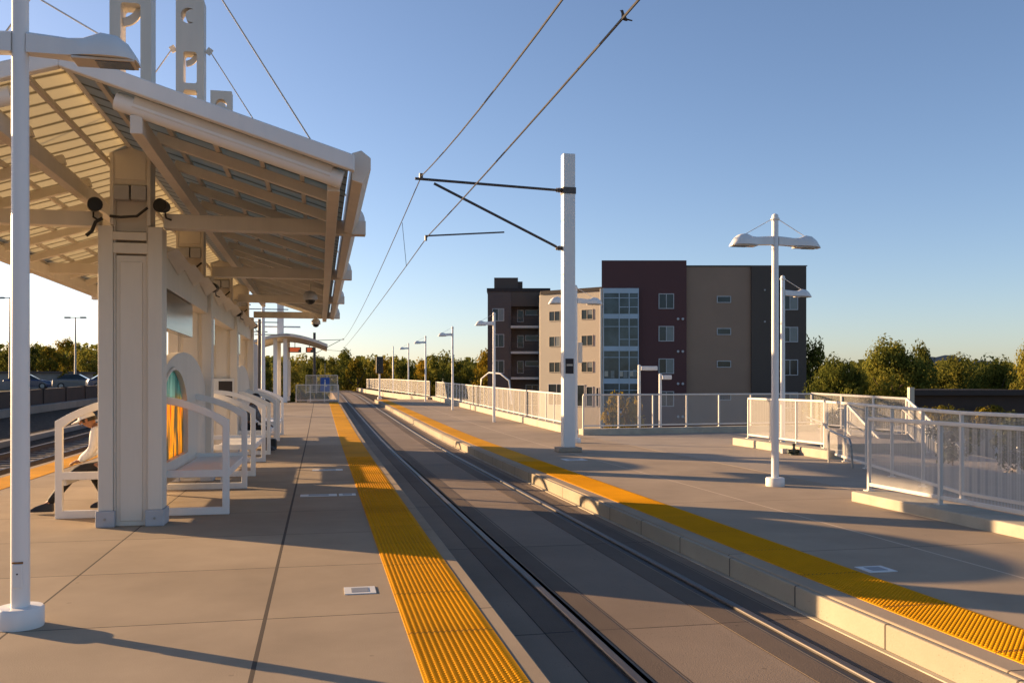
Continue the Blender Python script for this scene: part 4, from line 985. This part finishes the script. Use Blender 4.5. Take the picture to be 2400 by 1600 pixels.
names_l = ['tree at the left edge of the photo behind the thin light mast', 'tree hidden partly by the left lamp post', 'rounded tree just right of the left lamp post', 'golden tree in the left tree row', 'tallest tree of the left row', 'tree of the left row behind the second light mast', 'bushy tree of the left row next to the shelter column', 'tree seen through the shelter between column and wall']
for i, (x, nm) in enumerate(zip((-10, 30, 82, 116, 150, 186, 222, 262), names_l)):
    tree(x, (806, 800, 806, 812, 795, 803, 806, 812)[i], (150, 140, 148, 138, 145, 150, 140, 150)[i], (72, 70, 72, 66, 76, 72, 70, 76)[i], nm, (0, 4, 1, 3, 3, 0, 2, 1)[i], 1.15, 'trees beyond the left road')
tree(148, 862, 118, 30, 'small golden bush below the left tree row beside the light mast', 3, 1.15, 'trees beyond the left road')
names_m = ['dark tree right of the distant shelter columns', 'tree behind the orange displays', 'tree behind the blue sign at the platform end', 'bushy tree left of the distant dark mast', 'tree seen between shelter wall and slim masts']
for i, (x, nm) in enumerate(zip((672, 705, 740, 775, 612), names_m)):
    tree(x, (835, 828, 832, 836, 838)[i], (120, 140, 132, 125, 118)[i], 66, nm, (1, 2, 4, 0, 0)[i], -1.0, 'trees behind the distant shelter')
# the far wood that closes the view: one mass
wd_ = bmesh.new(); r = random.Random(5)
for i in range(520):
    d = r.uniform(175, 260); l = r.uniform(-.60, .62) * d
    H = (1.75 + r.uniform(48, 64) * d / 2150) + 4.2
    if l > .30 * d: H = (1.75 + r.uniform(40, 56) * d / 2150) + 4.2
    if l < -.42 * d: H = 1.75 + r.uniform(70, 96) * d / 2150 + 4.2
    for k in range(26):
        a = r.uniform(0, 6.28); q = r.random() ** .5 * 4.2; z = r.uniform(.15, 1.0); q *= (1.1 - z * .75)
        p = cg(l + math.cos(a) * q, d + math.sin(a) * q, -4.2 + H * z)
        nrm = Vector((r.uniform(-1, 1), r.uniform(-1, 1), r.uniform(-.2, 1))).normalized(); A = nrm.orthogonal().normalized(); B = nrm.cross(A); s_ = r.uniform(.5, 1.1)
        wd_.faces.new([wd_.verts.new(p + A * s_), wd_.verts.new(p + B * s_ * .8), wd_.verts.new(p - A * s_), wd_.verts.new(p - B * s_ * .8)])
me = bpy.data.meshes.new('wood'); wd_.to_mesh(me); wd_.free(); me.materials.append(M['leafd'])
o = bpy.data.objects.new('wood', me); COL.objects.link(o); tag(o, 'far wood closing the horizon behind the station', 'wood', kind='stuff')
# shrubs
SB = [crown_mesh(71 + i, 1.4, .7, 26, 70, .05, M[('leafs', 'leafy')[i]], name='foliage') for i in range(2)]
def shrub(x, y, z, s_, k, label):
    t = thing('shrub', label, 'shrub', (x, y, z), rnd.uniform(0, 6), 'shrubs beside the stairs')
    o = bpy.data.objects.new('foliage', SB[k]); COL.objects.link(o); o.parent = t; o.scale = (s_ * (.45 if s_ == 3.2 else 1), s_ * (.45 if s_ == 3.2 else 1), s_)
    MB().tube([(0, 0, -.1), (.02, 0, .7 * s_)], .03 * s_, 6, .01).build('stem', M['bark'], t)
shrub(14.95, 19.5, -.35, 1.0, 0, 'large grey green shrub beyond the near fence, left one')
shrub(15.0, 17.2, -.4, 1.05, 0, 'large grey green shrub at the right edge beyond the near fence')
shrub(17.0, 15.6, -.5, .5, 1, 'low yellow green plant among the rocks')
p = cg(25.5, 55, -2.6); shrub(p.x, p.y, p.z + .6, 1.8, 1, 'bright golden shrub at the corner of the low dark building')
p = cg(29.2, 56, -2.6); shrub(p.x, p.y, p.z + .6, 1.8, 1, 'golden shrub before the middle of the low dark building')
p = cg(5.05, 41, -4.2); shrub(p.x, p.y, p.z + 1.2, 3.2, 1, 'tall golden shrub against the glazed bay above the cross fence')

# ------------------------------------------------------------------ people
def skinned(name, V, E, RD, root, m, parent, sub=1):
    me = bpy.data.meshes.new(name); me.from_pydata([tuple(v) for v in V], E, []); me.materials.append(m)
    o = bpy.data.objects.new(name, me); COL.objects.link(o); o.parent = parent
    sk = o.modifiers.new('skin', 'SKIN'); sk.use_smooth_shade = True
    ly = me.skin_vertices[0].data if me.skin_vertices else None
    if ly is None:
        bpy.context.view_layer.objects.active = o; ly = me.skin_vertices[0].data
    for i, r_ in enumerate(RD):
        ly[i].radius = r_ if isinstance(r_, tuple) else (r_, r_); ly[i].use_root = (i == root)
    if sub: s_ = o.modifiers.new('sub', 'SUBSURF'); s_.levels = sub; s_.render_levels = sub
    return o
def person(loc, rz, label, P, mats, cap=None, head_dir=(0, 1, 0)):
    """P: joints in local metres (y = the way the person faces, z up)"""
    t = thing('person', label, 'person', loc, rz)
    V, E, RD, ix = [], [], [], {}
    def add(n, p, r_, par=None):
        ix[n] = len(V); V.append(Vector(p)); RD.append(r_)
        if par: E.append((ix[par], ix[n]))
    add('pelvis', P['pelvis'], (.15, .12)); add('waist', P['waist'], (.13, .10), 'pelvis'); add('chest', P['chest'], (.16, .115), 'waist')
    add('shoulders', P['neck0'], (.12, .085), 'chest'); add('neck', P['neck1'], .055, 'shoulders')
    hd = Vector(P['head'])
    add('jaw', P['neck1'] + (hd - P['neck1']) * .45, (.065, .075), 'neck'); add('skull', hd, (.082, .098), 'jaw'); add('crown', hd + (hd - P['neck1']).normalized() * .10, (.06, .07), 'skull')
    for s_, n in ((-1, 'l'), (1, 'r')):
        sh_ = P['neck0'] + Vector((s_ * .17, 0, -.03)); add('sh' + n, sh_, .065, 'shoulders'); add('el' + n, P['el' + n], .045, 'sh' + n); add('wr' + n, P['wr' + n], .03, 'el' + n)
        d = (P['ha' + n] - P['wr' + n]).normalized(); add('palm' + n, P['wr' + n] + d * .07, (.038, .02), 'wr' + n)
        sd = d.cross(Vector((0, 0, 1))).normalized()
        for q in range(4):
            k0 = P['wr' + n] + d * .10 + sd * (.027 - .018 * q); add('k%d' % q + n, k0, .010, 'palm' + n)
            L = (.075, .085, .078, .06)[q]; add('f%d' % q + n, k0 + d * L * .55 + Vector((0, 0, -.008)), .009, 'k%d' % q + n); add('t%d' % q + n, k0 + d * L + Vector((0, 0, -.03)), .008, 'f%d' % q + n)
        add('th' + n, P['wr' + n] + d * .045 - sd * s_ * .045, .011, 'palm' + n); add('tt' + n, P['wr' + n] + d * .085 - sd * s_ * .058 + Vector((0, 0, -.012)), .009, 'th' + n)
        add('hip' + n, P['pelvis'] + Vector((s_ * .09, .03, -.02)), .09, 'pelvis'); add('kn' + n, P['kn' + n], .06, 'hip' + n); add('an' + n, P['an' + n], .042, 'kn' + n)
        add('toe' + n, P['an' + n].lerp(P['toe' + n], .75), (.026, .018), 'an' + n)
    skinned('body', V, E, RD, 0, mats['skin'], t, 1)
    # face
    f = Vector(head_dir).normalized(); up = (hd - P['neck1']).normalized(); sd = f.cross(up).normalized(); up = sd.cross(f)
    MB().loft([[hd + f * .085 + up * .02 + sd * .008, hd + f * .085 + up * .02 - sd * .008, hd + f * .08 + up * .025], [hd + f * .122 - up * .02 + sd * .016, hd + f * .122 - up * .02 - sd * .016, hd + f * .09 - up * .028]]).build('nose', mats['skin'], t)
    for s_ in (-1, 1):
        c = MB(); c.lathe([(.004, -.006), (.011, 0), (.004, .006)], hd + f * .086 + up * .02 + sd * s_ * .034, 8); c.build('eye', M['dark'], t)
        c = MB(); c.lathe([(.008, -.03), (.02, -.01), (.022, .012), (.008, .03)], hd + sd * s_ * .088 - f * .005, 8); c.build('ear', mats['skin'], t)
    MB().box(hd + f * .092 - up * .05, (.04, .012, .008)).build('mouth', M['rust'], t)
    # clothes
    def sub(names, grow, nm, m, root=0, edges=None):
        v = [V[ix[n]] for n in names]; r2 = [(tuple(x + grow for x in RD[ix[n]]) if isinstance(RD[ix[n]], tuple) else RD[ix[n]] + grow) for n in names]
        skinned(nm, v, [(names.index(a), names.index(b2)) for a, b2 in edges], r2, root, m, t, 1)
    sub(['waist', 'chest', 'shoulders', 'shl', 'ell', 'wrl', 'shr', 'elr', 'wrr', 'pelvis'], .024, 'shirt', mats['top'], 0, [('waist', 'chest'), ('chest', 'shoulders'), ('shoulders', 'shl'), ('shl', 'ell'), ('ell', 'wrl'), ('shoulders', 'shr'), ('shr', 'elr'), ('elr', 'wrr'), ('waist', 'pelvis')])
    sub(['pelvis', 'hipl', 'knl', 'anl', 'hipr', 'knr', 'anr'], .016, 'trousers', mats['legs'], 0, [('pelvis', 'hipl'), ('hipl', 'knl'), ('knl', 'anl'), ('pelvis', 'hipr'), ('hipr', 'knr'), ('knr', 'anr')])
    for n in 'lr':
        d = (P['toe' + n] - P['an' + n]); d.z = 0; d.normalize(); a = P['an' + n]; tz = min(P['toe' + n].z, a.z) - .03
        rg = lambda c, w_, h_: [(c + d.cross(Vector((0, 0, 1))) * w_ * x + Vector((0, 0, h_ * z))) for x, z in ((-1, 0), (1, 0), (1, .6), (.6, 1), (-.6, 1), (-1, .6))]
        base = Vector((a.x, a.y, tz)) - d * .06
        MB().loft([rg(base, .042, .11), rg(base + d * .06, .05, .125), rg(base + d * .14, .052, .10), rg(base + d * .22, .052, .07), rg(base + d * .275, .036, .035)]).build('shoe', M['shoe'], t, smooth=True)
    # hair or cap
    rings = []
    for q in range(6):
        e = q / 5 * 1.5; rr = math.cos(e) * .108
        rings.append([hd + up * (.03 + math.sin(e) * .10) + (f * math.cos(2 * math.pi * k / 14) * 1.08 + sd * math.sin(2 * math.pi * k / 14)) * rr for k in range(14)])
    MB().loft(rings).build('cap' if cap else 'hair', cap or M['hair'], t, smooth=True)
    if cap:
        br = MB(); pts0 = [hd + up * .035 + (f * math.cos(a) + sd * math.sin(a)) * .10 for a in [R(-70 + 14 * i) for i in range(11)]]
        pts1 = [hd + up * .012 + f * .10 * math.cos(a * .9) + (f * math.cos(a) + sd * math.sin(a)) * .11 for a in [R(-70 + 14 * i) for i in range(11)]]
        br.loft([pts0, pts1, [p + up * .008 for p in pts1], [p + up * .012 for p in pts0]], close=False); br.build('cap_brim', cap, t, smooth=True)
        MB().loft([[hd - up * .02 - f * .03 + (f * math.cos(2 * math.pi * k / 10) + sd * math.sin(2 * math.pi * k / 10)) * .095 for k in range(10)], [hd + up * .03 - f * .02 + (f * math.cos(2 * math.pi * k / 10) + sd * math.sin(2 * math.pi * k / 10)) * .105 for k in range(10)]]).build('hair', M['hair'], t, smooth=True)
    return t
v = Vector
P1 = dict(pelvis=v((0, -.02, .64)), waist=v((0, .03, .82)), chest=v((0, .12, 1.0)), neck0=v((0, .20, 1.14)), neck1=v((0, .26, 1.17)), head=v((0, .35, 1.245)),
          ell=v((-.25, .22, .86)), wrl=v((-.10, .42, .70)), hal=v((-.02, .56, .66)), elr=v((.25, .22, .86)), wrr=v((.10, .42, .71)), har=v((.02, .56, .67)),
          knl=v((-.14, .45, .58)), anl=v((-.16, .80, .13)), toel=v((-.17, 1.0, .06)), knr=v((.13, .36, .60)), anr=v((.12, .12, .14)), toer=v((.13, .30, .06)))
person((XC - .50, 13.5, 0), R(90), 'person in white cap, white shirt and black trousers on the near bench, facing left', P1, dict(skin=M['skin1'], top=M['shirt'], legs=M['trouser']), M['shirt'], (0, 1, -.35))
P2 = dict(P1); P2.update(waist=v((0, .0, .84)), chest=v((0, .04, 1.04)), neck0=v((0, .07, 1.19)), neck1=v((0, .09, 1.26)), head=v((0, .14, 1.37)),
          anl=v((-.14, .44, .14)), toel=v((-.15, .62, .07)), anr=v((.14, .42, .14)), toer=v((.15, .60, .07)))
person((XC + .52, 24.3, 0), R(-90), 'dark dressed person with black cap sitting on the third bench, facing the track', P2, dict(skin=M['skin2'], top=M['greyshirt'], legs=M['trouser']), M['dark'], (0, 1, -.2))
bg_ = MB().box((0, 0, .14), (.34, .22, .28)); bag = bg_.build('bag', M['dark'], None, bevel=.05, loc=(XC + .98, 25.2, 0)); tag(bag, 'black bag on the floor beside the dark dressed person', 'bag')
